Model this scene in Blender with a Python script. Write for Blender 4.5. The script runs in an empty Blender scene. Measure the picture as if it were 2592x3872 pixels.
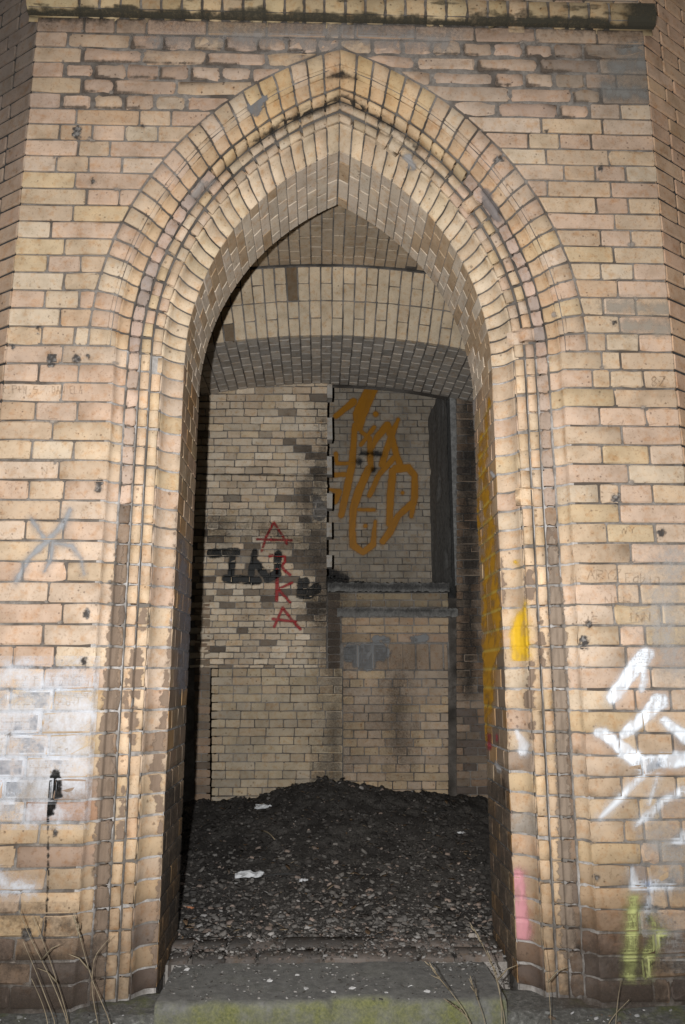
import bpy, math, random
import numpy as np
random.seed(7); rng = np.random.default_rng(7)
scene = bpy.context.scene
col = scene.collection

# ------------------------------------------------------------------ camera
F_PX, CX, CY = 2953.0, 1296.0, 1936.0            # photo pixels (2592 x 3872), 18 mm on a 23.6 mm tall frame
TILT, YAW = math.radians(12.0), math.radians(1.6)
CAM = np.array([-0.07, 0.0, 1.07])
cd = bpy.data.cameras.new('camera'); cam = bpy.data.objects.new('camera', cd); col.objects.link(cam)
cd.sensor_fit = 'VERTICAL'; cd.sensor_height = 23.6; cd.sensor_width = 15.8; cd.lens = 18.0
cd.clip_start = 0.05; cd.clip_end = 500
cam.location = CAM; cam.rotation_euler = (math.pi / 2 + TILT, 0, -YAW)
scene.camera = cam
scene.render.resolution_x, scene.render.resolution_y = 685, 1024

# ------------------------------------------------------------------ light: overcast day, plus the photographer's own flash beside the lens
w = bpy.data.worlds.new('World'); scene.world = w; w.use_nodes = True
nt = w.node_tree; bg = nt.nodes['Background']
sky = nt.nodes.new('ShaderNodeTexSky'); sky.sky_type = 'NISHITA'; sky.sun_disc = False
SUN_EL, SUN_AZ = math.radians(48), math.radians(200)
sky.sun_elevation = SUN_EL; sky.sun_rotation = SUN_AZ; sky.air_density = 1.6; sky.dust_density = 4.0
nt.links.new(sky.outputs[0], bg.inputs[0]); bg.inputs[1].default_value = 0.05
sl = bpy.data.lights.new('sun', 'SUN'); sun = bpy.data.objects.new('sun', sl); col.objects.link(sun)
sl.energy = 0.5; sl.angle = math.radians(40); sl.color = (1, .97, .93)
# sun_rotation is clockwise from +Y seen from above
sd = np.array([math.sin(SUN_AZ) * math.cos(SUN_EL), math.cos(SUN_AZ) * math.cos(SUN_EL), math.sin(SUN_EL)])
sun.rotation_euler = (math.pi / 2 - SUN_EL, 0, math.atan2(sd[1], sd[0]) + math.pi / 2)
fl = bpy.data.lights.new('camera_flash', 'SPOT'); flash = bpy.data.objects.new('camera_flash', fl); col.objects.link(flash)
fl.energy = 960; fl.spot_size = math.radians(112); fl.spot_blend = 0.95; fl.shadow_soft_size = 0.012; fl.color = (1, .985, .965)
flash.location = CAM + np.array([-0.125, 0.03, 0.0]); flash.rotation_euler = (math.pi / 2 + math.radians(17), 0, -YAW)
vs = scene.view_settings; vs.view_transform = 'Standard'; vs.look = 'None'; vs.gamma = 1.0; vs.use_curve_mapping = False
vs.exposure = -0.42

# ------------------------------------------------------------------ photo pixel <-> place
_fw = np.array([math.sin(YAW) * math.cos(TILT), math.cos(YAW) * math.cos(TILT), math.sin(TILT)])
_rt = np.array([math.cos(YAW), -math.sin(YAW), 0.0]); _up = np.cross(_rt, _fw)
def on_y(x, y, Y):
    d = _fw + _rt * (x - CX) / F_PX + _up * (CY - y) / F_PX
    return CAM + d * (Y / d[1])
def on_z(x, y, Z):
    d = _fw + _rt * (x - CX) / F_PX + _up * (CY - y) / F_PX
    return CAM + d * ((Z - CAM[2]) / d[2])
def to_px(P):
    v = np.asarray(P) - CAM; zz = v @ _fw
    return CX + F_PX * (v @ _rt) / zz, CY - F_PX * (v @ _up) / zz

# ------------------------------------------------------------------ noise
def _hash(i, j, s):
    h = np.sin(i * 127.1 + j * 311.7 + s * 74.7) * 43758.5453
    return h - np.floor(h)
def vnoise(x, y, s=0):
    x = np.asarray(x, float); y = np.asarray(y, float)
    i = np.floor(x); j = np.floor(y); fx = x - i; fy = y - j
    fx = fx * fx * (3 - 2 * fx); fy = fy * fy * (3 - 2 * fy)
    a = _hash(i, j, s); b = _hash(i + 1, j, s); c = _hash(i, j + 1, s); d = _hash(i + 1, j + 1, s)
    return (a * (1 - fx) + b * fx) * (1 - fy) + (c * (1 - fx) + d * fx) * fy
def fbm(x, y, s=0, o=4):
    t = 0; a = .5; n = 0
    for k in range(o):
        t = t + a * vnoise(x * 2 ** k, y * 2 ** k, s + k * 13); n += a; a *= .55
    return t / n
def sstep(a, b, x):
    t = np.clip((x - a) / (b - a), 0, 1); return t * t * (3 - 2 * t)

# ------------------------------------------------------------------ materials
def nodes(name):
    m = bpy.data.materials.new(name); m.use_nodes = True
    return m, m.node_tree, m.node_tree.nodes['Principled BSDF']
def mk_noise(t, scale, detail=4, rough=.6, coord=None, vec=None):
    n = t.nodes.new('ShaderNodeTexNoise'); n.inputs['Scale'].default_value = scale
    n.inputs['Detail'].default_value = detail; n.inputs['Roughness'].default_value = rough
    if vec is not None: t.links.new(vec, n.inputs['Vector'])
    return n
def ramp(t, src, stops):
    r = t.nodes.new('ShaderNodeValToRGB'); t.links.new(src, r.inputs[0])
    e = r.color_ramp.elements
    while len(e) < len(stops): e.new(.5)
    for k, (p, c) in enumerate(stops):
        e[k].position = p; e[k].color = c if len(c) == 4 else (*c, 1)
    return r
def mixc(t, mode, fac, a, b):
    m = t.nodes.new('ShaderNodeMix'); m.data_type = 'RGBA'; m.blend_type = mode
    if isinstance(fac, (int, float)): m.inputs[0].default_value = fac
    else: t.links.new(fac, m.inputs[0])
    for s, v in ((6, a), (7, b)):
        if isinstance(v, tuple): m.inputs[s].default_value = (*v, 1)
        else: t.links.new(v, m.inputs[s])
    return m.outputs[2]
def bump(t, bs, src, strength, dist, prev=None):
    b = t.nodes.new('ShaderNodeBump'); b.inputs['Strength'].default_value = strength; b.inputs['Distance'].default_value = dist
    t.links.new(src, b.inputs['Height'])
    if prev: t.links.new(prev, b.inputs['Normal'])
    t.links.new(b.outputs[0], bs.inputs['Normal']); return b.outputs[0]
def brick_material(name, rough=.72, specks=.5, mottle=1.0, bumpd=.0016):
    m, t, bs = nodes(name)
    g = t.nodes.new('ShaderNodeNewGeometry'); a = t.nodes.new('ShaderNodeAttribute'); a.attribute_name = 'Col'
    P = g.outputs['Position']
    n1 = mk_noise(t, 9, 3, .6, vec=P); r1 = ramp(t, n1.outputs[0], [(.3, (.78, .76, .72)), (.52, (1, 1, 1)), (.75, (1.14, 1.10, 1.04))])
    c = mixc(t, 'MULTIPLY', mottle, a.outputs['Color'], r1.outputs[0])
    n2 = mk_noise(t, 26, 5, .68, vec=P); r2 = ramp(t, n2.outputs[0], [(.50, (0, 0, 0)), (.72, (1, 1, 1))])
    c = mixc(t, 'MULTIPLY', r2.outputs[0], c, (.86, .70, .54))                       # rusty fire-marks
    n3 = mk_noise(t, 120, 3, .6, vec=P); r3 = ramp(t, n3.outputs[0], [(.30, (.62, .58, .54)), (.42, (1, 1, 1))])
    c = mixc(t, 'MULTIPLY', .8, c, r3.outputs[0])
    vo = t.nodes.new('ShaderNodeTexVoronoi'); vo.inputs['Scale'].default_value = 46; t.links.new(P, vo.inputs['Vector'])
    sc = t.nodes.new('ShaderNodeSeparateColor'); t.links.new(vo.outputs['Color'], sc.inputs[0])
    n5 = mk_noise(t, 3, 2, .5, vec=P); r6 = ramp(t, n5.outputs[0], [(.42, (.03, .03, .03)), (.68, (.36, .36, .36))])
    lt = t.nodes.new('ShaderNodeMath'); lt.operation = 'LESS_THAN'; t.links.new(sc.outputs[0], lt.inputs[0]); t.links.new(r6.outputs[0], lt.inputs[1])
    n7 = mk_noise(t, 260, 3, .6, vec=P)
    rad = t.nodes.new('ShaderNodeMath'); rad.operation = 'MULTIPLY'; t.links.new(sc.outputs[1], rad.inputs[0]); t.links.new(n7.outputs[0], rad.inputs[1])
    d2 = t.nodes.new('ShaderNodeMath'); d2.operation = 'MULTIPLY_ADD'; t.links.new(rad.outputs[0], d2.inputs[0]); d2.inputs[1].default_value = -.55; t.links.new(vo.outputs['Distance'], d2.inputs[2])
    inv = t.nodes.new('ShaderNodeMath'); inv.operation = 'SUBTRACT'; inv.inputs[0].default_value = 1.0; t.links.new(lt.outputs[0], inv.inputs[1])
    sp = t.nodes.new('ShaderNodeMath'); sp.operation = 'ADD'; t.links.new(d2.outputs[0], sp.inputs[0]); t.links.new(inv.outputs[0], sp.inputs[1])
    r5 = ramp(t, sp.outputs[0], [(.0, (.20, .16, .13)), (.06, (1, 1, 1))])
    c = mixc(t, 'MULTIPLY', specks, c, r5.outputs[0])
    n8 = mk_noise(t, 1.7, 5, .65, vec=P); r8 = ramp(t, n8.outputs[0], [(.32, (.84, .825, .81)), (.52, (1, 1, 1)), (.7, (1.03, 1.03, 1.03))])
    c = mixc(t, 'MULTIPLY', 1.0, c, r8.outputs[0])
    t.links.new(c, bs.inputs['Base Color']); bs.inputs['Roughness'].default_value = rough
    bs.inputs['Specular IOR Level'].default_value = .35
    n4 = mk_noise(t, 70, 6, .7, vec=P)
    b1 = bump(t, bs, n4.outputs[0], .55, bumpd)
    bump(t, bs, r5.outputs[0], .6, .0015, b1)
    return m
def plain_material(name, c1, c2, scale=30, rough=.9, bd=.003, c3=None, s3=4, attr=False):
    m, t, bs = nodes(name)
    g = t.nodes.new('ShaderNodeNewGeometry'); P = g.outputs['Position']
    n = mk_noise(t, scale, 6, .7, vec=P); r = ramp(t, n.outputs[0], [(.3, c1), (.7, c2)]); c = r.outputs[0]
    if c3:
        n2 = mk_noise(t, s3, 4, .6, vec=P); r2 = ramp(t, n2.outputs[0], [(.42, (0, 0, 0)), (.62, (1, 1, 1))])
        c = mixc(t, 'MIX', r2.outputs[0], c, c3)
    if attr:
        a = t.nodes.new('ShaderNodeAttribute'); a.attribute_name = 'Col'
        c = mixc(t, 'MULTIPLY', 1.0, a.outputs['Color'], c)
    t.links.new(c, bs.inputs['Base Color']); bs.inputs['Roughness'].default_value = rough
    bs.inputs['Specular IOR Level'].default_value = .2
    n3 = mk_noise(t, scale * 3, 6, .75, vec=P); bump(t, bs, n3.outputs[0], .8, bd)
    return m
def paint_material(name, rough=.6, break_up=.35, nscale=90):
    m, t, bs = nodes(name)
    g = t.nodes.new('ShaderNodeNewGeometry'); P = g.outputs['Position']
    a = t.nodes.new('ShaderNodeAttribute'); a.attribute_name = 'Col'
    n = mk_noise(t, nscale, 5, .7, vec=P)
    # alpha eaten away by grain: a - k*(noise-0.5)
    mth = t.nodes.new('ShaderNodeMath'); mth.operation = 'MULTIPLY_ADD'; t.links.new(n.outputs[0], mth.inputs[0]); mth.inputs[1].default_value = -break_up * 2
    add = t.nodes.new('ShaderNodeMath'); add.operation = 'ADD'; t.links.new(a.outputs['Alpha'], add.inputs[0]); add.inputs[1].default_value = break_up
    t.links.new(add.outputs[0], mth.inputs[2])
    mul = t.nodes.new('ShaderNodeMath'); mul.operation = 'MULTIPLY'; mul.use_clamp = True
    t.links.new(mth.outputs[0], mul.inputs[0])
    lim = t.nodes.new('ShaderNodeMath'); lim.operation = 'MULTIPLY'; lim.use_clamp = True; t.links.new(a.outputs['Alpha'], lim.inputs[0]); lim.inputs[1].default_value = 4
    t.links.new(lim.outputs[0], mul.inputs[1])
    t.links.new(mul.outputs[0], bs.inputs['Alpha'])
    r = ramp(t, n.outputs[0], [(.3, (.82, .82, .82)), (.7, (1.05, 1.05, 1.05))])
    t.links.new(mixc(t, 'MULTIPLY', 1.0, a.outputs['Color'], r.outputs[0]), bs.inputs['Base Color'])
    bs.inputs['Roughness'].default_value = rough; bs.inputs['Specular IOR Level'].default_value = .25
    b = bump(t, bs, n.outputs[0], .4, .001)
    return m
M_BRICK = brick_material('yellow_brick', .78, .55, 1.0, .0026)
M_OLD = brick_material('weathered_brick', .9, .8, 1.0, .003)
M_IN = brick_material('sooty_brick', .85, .5, .8, .0012)
M_MORTAR = plain_material('mortar', (.115, .10, .088), (.24, .22, .20), 45, .95, .004, (.075, .062, .052), 6)
M_MORTAR_PALE = plain_material('pale_mortar', (.21, .195, .185), (.44, .42, .405), 45, .95, .004, (.13, .115, .10), 7)
M_MORTAR_IN = plain_material('interior_mortar', (.17, .155, .14), (.30, .28, .26), 40, .95, .003, (.10, .09, .08), 4)
M_CONC = plain_material('concrete', (.13, .128, .122), (.25, .245, .235), 22, .92, .003, (.17, .165, .155), 3)
M_SOIL = plain_material('soil', (.020, .019, .018), (.125, .117, .108), 75, .97, .014, (.036, .033, .031), 4)
M_BIT = plain_material('debris', (.6, .6, .6), (1, 1, 1), 50, .9, .002, attr=True)
M_DARK = plain_material('soot_plaster', (.018, .018, .018), (.06, .06, .06), 20, .95, .006)
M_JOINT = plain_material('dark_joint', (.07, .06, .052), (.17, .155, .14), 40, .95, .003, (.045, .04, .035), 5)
M_JAMB = plain_material('grey_render', (.15, .15, .15), (.36, .36, .35), 26, .95, .010)
M_CHAMBER = plain_material('chamber_plaster', (.035, .033, .03), (.07, .065, .06), 12, .95, .004)
M_PAINT = paint_material('spray_paint', .5, .18, 60)
M_STAIN = paint_material('grime', .95, .55, 75)
M_CHIP = paint_material('broken_brick_core', .98, .30, 110)
M_PAPER = plain_material('paper', (.5, .52, .55), (.68, .70, .72), 30, .8, .001)
M_GRASS = plain_material('dry_grass', (.14, .11, .072), (.30, .25, .175), 30, .8, .001)
def moss_concrete():
    m, t, bs = nodes('mossy_concrete')
    g = t.nodes.new('ShaderNodeNewGeometry'); P = g.outputs['Position']
    n = mk_noise(t, 30, 6, .7, vec=P); r = ramp(t, n.outputs[0], [(.3, (.075, .075, .071)), (.7, (.165, .165, .157))])
    n2 = mk_noise(t, 4.5, 6, .72, vec=P); r2 = ramp(t, n2.outputs[0], [(.34, (0, 0, 0)), (.56, (1, 1, 1))])
    sx = t.nodes.new('ShaderNodeSeparateXYZ'); t.links.new(g.outputs['Normal'], sx.inputs[0])
    fr = t.nodes.new('ShaderNodeMath'); fr.operation = 'MULTIPLY'; fr.inputs[1].default_value = -1; fr.use_clamp = True; t.links.new(sx.outputs[1], fr.inputs[0])
    mm = t.nodes.new('ShaderNodeMath'); mm.operation = 'MULTIPLY'; t.links.new(fr.outputs[0], mm.inputs[0]); t.links.new(r2.outputs[0], mm.inputs[1])
    n3 = mk_noise(t, 120, 4, .7, vec=P); r3 = ramp(t, n3.outputs[0], [(.3, (.07, .078, .03)), (.7, (.17, .172, .06))])
    t.links.new(mixc(t, 'MIX', mm.outputs[0], r.outputs[0], r3.outputs[0]), bs.inputs['Base Color'])
    bs.inputs['Roughness'].default_value = .95
    bump(t, bs, n3.outputs[0], .8, .004)
    return m
M_STEP = moss_concrete()
def ground_material():
    m, t, bs = nodes('gravelly_ground')
    g = t.nodes.new('ShaderNodeNewGeometry'); P = g.outputs['Position']
    n = mk_noise(t, 55, 7, .75, vec=P); r = ramp(t, n.outputs[0], [(.3, (.04, .04, .036)), (.55, (.13, .13, .12)), (.75, (.30, .30, .29))])
    n2 = mk_noise(t, 5, 5, .7, vec=P); r2 = ramp(t, n2.outputs[0], [(.5, (0, 0, 0)), (.66, (1, 1, 1))])
    n3 = mk_noise(t, 90, 4, .7, vec=P); r3 = ramp(t, n3.outputs[0], [(.3, (.05, .06, .02)), (.7, (.17, .18, .07))])
    t.links.new(mixc(t, 'MIX', r2.outputs[0], r.outputs[0], r3.outputs[0]), bs.inputs['Base Color'])
    bs.inputs['Roughness'].default_value = .97
    bump(t, bs, n.outputs[0], .9, .012)
    return m
M_GROUND = ground_material()

# ------------------------------------------------------------------ object helpers
def link(name, me, parent=None, mat=None):
    o = bpy.data.objects.new(name, me); col.objects.link(o)
    if mat and me: me.materials.append(mat)
    if parent: o.parent = parent
    return o
def thing(name, label, cat, group=None, loc=None):
    o = bpy.data.objects.new(name, None); col.objects.link(o); o['label'] = label; o['category'] = cat
    if group: o['group'] = group
    o.empty_display_size = .1
    return o
def tag(o, label, cat, group=None):
    o['label'] = label; o['category'] = cat
    if group: o['group'] = group
    return o
def mesh_from(name, V, Fc, C=None, smooth=True):
    me = bpy.data.meshes.new(name); me.from_pydata([tuple(v) for v in V], [], Fc)
    if C is not None:
        at = me.color_attributes.new('Col', 'FLOAT_COLOR', 'POINT')
        C = np.asarray(C, float)
        if C.ndim == 1: C = np.tile(C, (len(V), 1))
        if C.shape[1] == 3: C = np.hstack([C, np.ones((len(C), 1))])
        at.data.foreach_set('color', C.astype(np.float32).ravel())
    if smooth: me.polygons.foreach_set('use_smooth', [True] * len(me.polygons))
    me.update(); return me
class Pile:                                            # several pieces too many to single out, joined into one part
    def __init__(s): s.V = []; s.F = []; s.C = []; s.n = 0
    def add(s, V, Fc, c):
        s.V.append(np.asarray(V)); s.F += [tuple(i + s.n for i in f) for f in Fc]
        s.C.append(np.tile(np.asarray(c), (len(V), 1))); s.n += len(V)
    def build(s, name, mat, parent=None, stuff=True):
        if not s.n: return None
        o = link(name, mesh_from(name, np.vstack(s.V), s.F, np.vstack(s.C), mat is not M_IN), parent, mat)
        if stuff: o['kind'] = 'stuff'
        return o
def sheet(S, la, lb, amid=(), bmid=(), bevel=.0045, skirt=.03, jit=.0011, bulge=0.0, worn=1.0, depth=None):
    """one brick: the surface patch S(a,b), a,b in 0..1, with rounded, worn, slightly wandering edges and sides going back"""
    e1 = min(bevel / la, .3); e2 = min(bevel / lb, .3)
    A = [0, e1, *amid, 1 - e1, 1]; B = [0, e2, *bmid, 1 - e2, 1]
    na, nb = len(A), len(B)
    aa, bb = np.meshgrid(A, B, indexing='ij'); aa = aa.ravel().astype(float); bb = bb.ravel().astype(float)
    ia, ib = np.divmod(np.arange(na * nb), nb)
    brd = (ia == 0) | (ia == na - 1) | (ib == 0) | (ib == nb - 1)
    cor = ((ia == 0) | (ia == na - 1)) & ((ib == 0) | (ib == nb - 1))
    ja = rng.normal(0, jit * worn, na * nb) / la; jb = rng.normal(0, jit * worn, na * nb) / lb
    a2 = aa + ja; b2 = bb + jb
    pull = .0030 * worn
    a2 = np.where(cor, a2 + np.sign(.5 - aa) * pull / la, a2); b2 = np.where(cor, b2 + np.sign(.5 - bb) * pull / lb, b2)
    P = S(a2, b2); ee = 1e-3
    da = S(a2 + ee, b2) - S(a2 - ee, b2); db = S(a2, b2 + ee) - S(a2, b2 - ee)
    N = np.cross(da, db); L = np.linalg.norm(N, axis=1, keepdims=True); N = N / np.maximum(L, 1e-12)
    sg = np.sign(np.sum(N * (CAM - P), axis=1)); s0 = 1 if np.sum(sg) >= 0 else -1
    N = N * s0
    dep = np.where(brd, -(depth if depth else bevel * .75) * rng.uniform(.6, 1.3, na * nb), rng.normal(0, .0006 * worn, na * nb) + bulge)
    P = P + N * dep[:, None]
    faces = []
    for i in range(na - 1):
        for j in range(nb - 1):
            q = (i * nb + j, (i + 1) * nb + j, (i + 1) * nb + j + 1, i * nb + j + 1)
            faces.append(q if s0 > 0 else q[::-1])
    ring = [i * nb for i in range(na)] + [(na - 1) * nb + j for j in range(1, nb)] + [i * nb + nb - 1 for i in range(na - 2, -1, -1)] + [j for j in range(nb - 2, 0, -1)]
    base = na * nb; SK = P[ring] - N[ring] * skirt
    k = len(ring)
    for q in range(k):
        q2 = (q + 1) % k; f = (base + q, base + k + q, base + k + q2, base + q2)
        faces.append(f if s0 > 0 else f[::-1])
    return np.vstack([P, P[ring], SK]), faces
def put(name, parent, VF, c, mat, pile=None, smooth=None):
    if pile is not None: pile.add(VF[0], VF[1], c); return None
    return link(name, mesh_from(name, VF[0], VF[1], c, (mat is not M_IN) if smooth is None else smooth), parent, mat)      # crisp arrises on the interior bricks
def grid_mesh(name, S, na, nb, mat, parent=None, c=None):
    a, b = np.meshgrid(np.linspace(0, 1, na), np.linspace(0, 1, nb), indexing='ij')
    P = S(a.ravel(), b.ravel())
    Fc = [(i * nb + j, (i + 1) * nb + j, (i + 1) * nb + j + 1, i * nb + j + 1) for i in range(na - 1) for j in range(nb - 1)]
    return link(name, mesh_from(name, P, Fc, c), parent, mat)
def box(V0, V1):
    x0, y0, z0 = V0; x1, y1, z1 = V1
    V = [(x0, y0, z0), (x1, y0, z0), (x1, y1, z0), (x0, y1, z0), (x0, y0, z1), (x1, y0, z1), (x1, y1, z1), (x0, y1, z1)]
    Fc = [(0, 3, 2, 1), (4, 5, 6, 7), (0, 1, 5, 4), (1, 2, 6, 5), (2, 3, 7, 6), (3, 0, 4, 7)]
    return V, Fc

# ------------------------------------------------------------------ brick colours (linear albedo)
def mixv(a, b, f): return tuple(a[i] * (1 - f) + b[i] * f for i in range(3))
PAL = [((.465, .335, .220), 6), ((.485, .355, .225), 5), ((.470, .325, .230), 5), ((.445, .30, .21), 3), ((.50, .395, .275), 3),
       ((.46, .335, .185), 2), ((.42, .28, .17), 1), ((.49, .37, .27), 4)]
MEAN = (.468, .342, .235)
_pl = [tuple(c[k] * .68 + MEAN[k] * .32 for k in range(3)) for c, n in PAL for _ in range(n)]
def tone(c, lo=.91, hi=1.07):
    k = random.uniform(lo, hi); h = random.uniform(-.015, .015)
    return (c[0] * k * (1 + h), c[1] * k, c[2] * k * (1 - h))
def yellow(z=2.0, top=False):
    c = random.choice(_pl)
    if z < 1.0:
        c = mixv(c, (.40, .27, .145), sstep(1.0, .25, z) * random.uniform(.25, .8))
    if z < .55: c = mixv(c, (.19, .115, .070), random.choice((0, .1, .25, .5, .7, .9)) * float(sstep(.60, .15, z)))
    if z < .9 and random.random() < .12: c = mixv(c, random.choice(((.30, .15, .085), (.26, .24, .22), (.22, .15, .11))), .7)
    if z < .24: c = mixv(c, (.13, .082, .055), random.uniform(.3, .9))
    if z < .10: c = mixv(c, (.075, .055, .045), random.uniform(.5, .95))
    if top: c = mixv(c, (.36, .255, .195), random.uniform(.1, .7))
    c = tone(c); return (c[0] * .86, c[1] * .902, c[2] * .97)
def dirty(k=.6): return tone(mixv(random.choice(_pl), (.16, .115, .075), random.uniform(k * .4, k)))

# ------------------------------------------------------------------ measured geometry
YW = 2.88                        # front face of the portal wall
XL, XR = -1.302, 1.333           # its two vertical arrises
ARC, ZS = 0.48, 2.343            # arch centres at x = -+ARC, springing height
R_EX = 0.985
N_TOP = 51
_zi = [0, 16, 28, 40, 51]; _zz = [3.857, 2.656, 1.722, .800, .0]
def zc(i): 
    if i < 0: return 3.857 - i * .0756
    return float(np.interp(i, _zi, _zz))
JT = .0082                       # joint width
def arc_x(z, t):                 # half width of the arch curve of offset t at height z
    r = t + ARC; dz = np.clip(z - ZS, 0, r * .99999)
    return np.sqrt(r * r - dz * dz) - ARC

portal = thing('portal_wall', 'yellow brick front wall with pointed moulded archway, carved and sprayed with graffiti', 'wall')
field_rects = []                 # (x0,x1,z0,z1,off) of the flat bricks, so that paint can follow the joints

# ---- mortar behind the field
def zrows(): return np.linspace(-.25, 4.75, 101)
def mortar_side(s):
    V = []; Fc = []; zs = sorted(set(list(np.linspace(-.3, ZS, 30)) + list(np.linspace(ZS, zc(0) + .9, 60))))
    for z in zs:
        xo = XL + .006 if s < 0 else XR - .006
        t = .90 if z <= ZS else max(float(arc_x(z, .90)), 0.0)
        if z > ZS and z - ZS > (math.sqrt((.90 + ARC) ** 2 - ARC ** 2)): t = 0
        V += [(xo, YW + .007, z), (s * max(t, 0), YW + .007, z)]
    for k in range(len(zs) - 1): Fc.append((2 * k, 2 * k + 1, 2 * k + 3, 2 * k + 2))
    link('mortar_bed', mesh_from('mortar_bed', V, Fc), portal, M_MORTAR)
mortar_side(-1); mortar_side(1)

# ---- flat bricks of the field
def flat_S(x0f, x1f, z0, z1, Y):
    def S(a, b):
        z = z0 + b * (z1 - z0); x0 = x0f(z); x1 = x1f(z)
        return np.stack([x0 + a * (x1 - x0), np.full_like(z, Y), z], 1)
    return S
AB_END = {}                      # outer end of the moulded jamb brick in each course, by side
def row_cuts(i, s):
    """joint positions from the arris inwards, along |distance from arris|"""
    w = 1.45; xs = [0]
    if i % 2 == 0: xs.append(.205 + random.uniform(-.012, .012)); step = .2655
    else: step = .1325
    while xs[-1] < w:
        st = step
        if step > .2 and random.random() < .16: st = .1325
        if step < .2 and random.random() < .10: st = .2655
        xs.append(xs[-1] + st * random.uniform(.97, 1.03))
    return xs
ORANGE = {(36, 1, 3): (.42, .17, .07)}
for s in (-1, 1):
    xo = XL if s < 0 else XR
    for i in range(0, N_TOP):
        z1, z0 = zc(i) - JT / 2, zc(i + 1) + JT / 2; zm = (z0 + z1) / 2
        cuts = row_cuts(i, s)
        jamb = zm < ZS
        lim_in = .88 if jamb else 0
        for k in range(len(cuts) - 1):
            d0, d1 = cuts[k] + (JT / 2 if k else .0), cuts[k + 1] - JT / 2
            xa, xb = xo - s * d0, xo - s * d1                       # outer, inner
            # keep only one half of the wall per side, meeting on a joint near the axis
            if s * xa <= .0: break
            if jamb:
                tin = random.uniform(.985, 1.05) if i % 2 else random.uniform(1.03, 1.11)
                if (i, s) not in AB_END: AB_END[(i, s)] = tin
                tin = AB_END[(i, s)] + JT
                if s * xa <= tin + .02: break
                last = s * xb <= tin + .055
                if last: xb = s * tin
                x0f = lambda z, v=xa: np.full_like(z, v); x1f = lambda z, v=xb: np.full_like(z, v)
                wid = abs(xa - xb)
            else:
                last = False
                top_arch = ZS + math.sqrt((R_EX + ARC) ** 2 - ARC ** 2)
                ex = lambda z: np.maximum(arc_x(z, R_EX + .008), 0.004) if True else 0
                if zm < top_arch + .02:
                    lo = float(np.max(ex(np.array([z0, z1]))))
                    hi = float(np.min(ex(np.array([z0, z1]))))
                    if s * xa <= hi + .012: break
                    if s * xb < lo + .03:
                        last = True
                        x1f = lambda z, s=s: s * ex(z)
                        if s * xa - (lo + hi) / 2 < .02: break
                        x0f = lambda z, v=xa, s=s: s * np.maximum(s * v, ex(z) + .001)
                    else:
                        x0f = lambda z, v=xa: np.full_like(z, v); x1f = lambda z, v=xb: np.full_like(z, v)
                    wid = max(.03, s * xa - max(s * xb, (lo + hi) / 2))
                else:
                    if s * xb < .03: xb = s * .004 if s * xb > -.08 else xb; last = True
                    if last: xb = s * .0045
                    x0f = lambda z, v=xa: np.full_like(z, v); x1f = lambda z, v=xb: np.full_like(z, v); wid = max(.02, abs(xa - xb))
            er = 1.0; bev = .0045; shrink = 0; mat = M_BRICK
            top = i < 6
            if 1 <= i <= 5 and abs((xa + xb) / 2) < 1.12:
                er = random.uniform(1.6, 3.4); bev = random.uniform(.007, .014); shrink = random.uniform(.000, .007); mat = M_OLD
            elif random.random() < .12 or zm < .5: er = 1.9; bev = .0065
            off = random.uniform(-.0016, .0016)
            Sf = flat_S((lambda z, g=x0f, q=shrink * s: g(z) - q), (lambda z, g=x1f, q=shrink * s: g(z) + q), z0 + shrink * random.uniform(0, 1.2), z1 - shrink * .6, YW + off)
            c = yellow(zm, top)
            if i == 0: c = mixv(c, (.20, .145, .105), random.uniform(.2, .75))
            if s > 0 and abs(xa) > 1.05 and 1 <= i <= 4: c = mixv(c, (.13, .115, .10), .6)
            mids = (.33, .66) if er > 1.5 else (.5,)
            put('brick', portal, sheet(Sf, wid, z1 - z0, mids, (.5,) if er > 1.5 else (), bev, .03, .0011, 0, er), c, mat, None, er > 1.95)
            field_rects.append((min(xa, xb), max(xa, xb), z0, z1, off, bool(er > 1.55 and 1 <= i <= 5 and not last)))
            if last: break

# ---- profile of the jamb and arch mouldings: (offset from axis, depth behind the wall face)
PROF = {
 'A': [(.985, 0), (.881, 0)],
 'B': [(.880, .002), (.8775, .017), (.870, .029), (.858, .036), (.8425, .039)],
 'C': [(.8365, .070), (.8345, .050), (.827, .037), (.8175, .033), (.808, .037), (.8010, .052), (.7990, .076)],
 'X': [(.8375, .054), (.826, .062), (.812, .058), (.7990, .064)],
 'D': [(.7940, .080), (.7925, .070), (.7605, .072), (.7588, .082)],
 'E': [(.7538, .092), (.7522, .084), (.7188, .086), (.7170, .096)],
 'F': [(.7120, .098), (.708, .120), (.698, .139), (.683, .155), (.663, .166), (.640, .170)],
}
def prof_fn(pts):
    p = np.array(pts); L = np.r_[0, np.cumsum(np.linalg.norm(np.diff(p, axis=0), axis=1))]; L /= L[-1]
    return (lambda a: (np.interp(a, L, p[:, 0]) + (np.minimum(a, 0) + np.maximum(a - 1, 0)) * 0, np.interp(a, L, p[:, 1]))), L
def prof_len(pts):
    p = np.array(pts); return float(np.sum(np.linalg.norm(np.diff(p, axis=0), axis=1)))
def sweep(t, d, u, s, dd=0.0):
    """u < 0 : height below the springing (metres); 0..1 : fraction of the half arch"""
    t = np.asarray(t, float); u = np.asarray(u, float)
    r = t + ARC; th = np.clip(u, 0, 1.2) * np.arccos(ARC / r)
    x = np.where(u < 0, t, -ARC + r * np.cos(th)); z = np.where(u < 0, ZS + u, ZS + r * np.sin(th))
    return np.stack([s * x, YW + d + dd, z], 1)
N_V = 23
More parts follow.
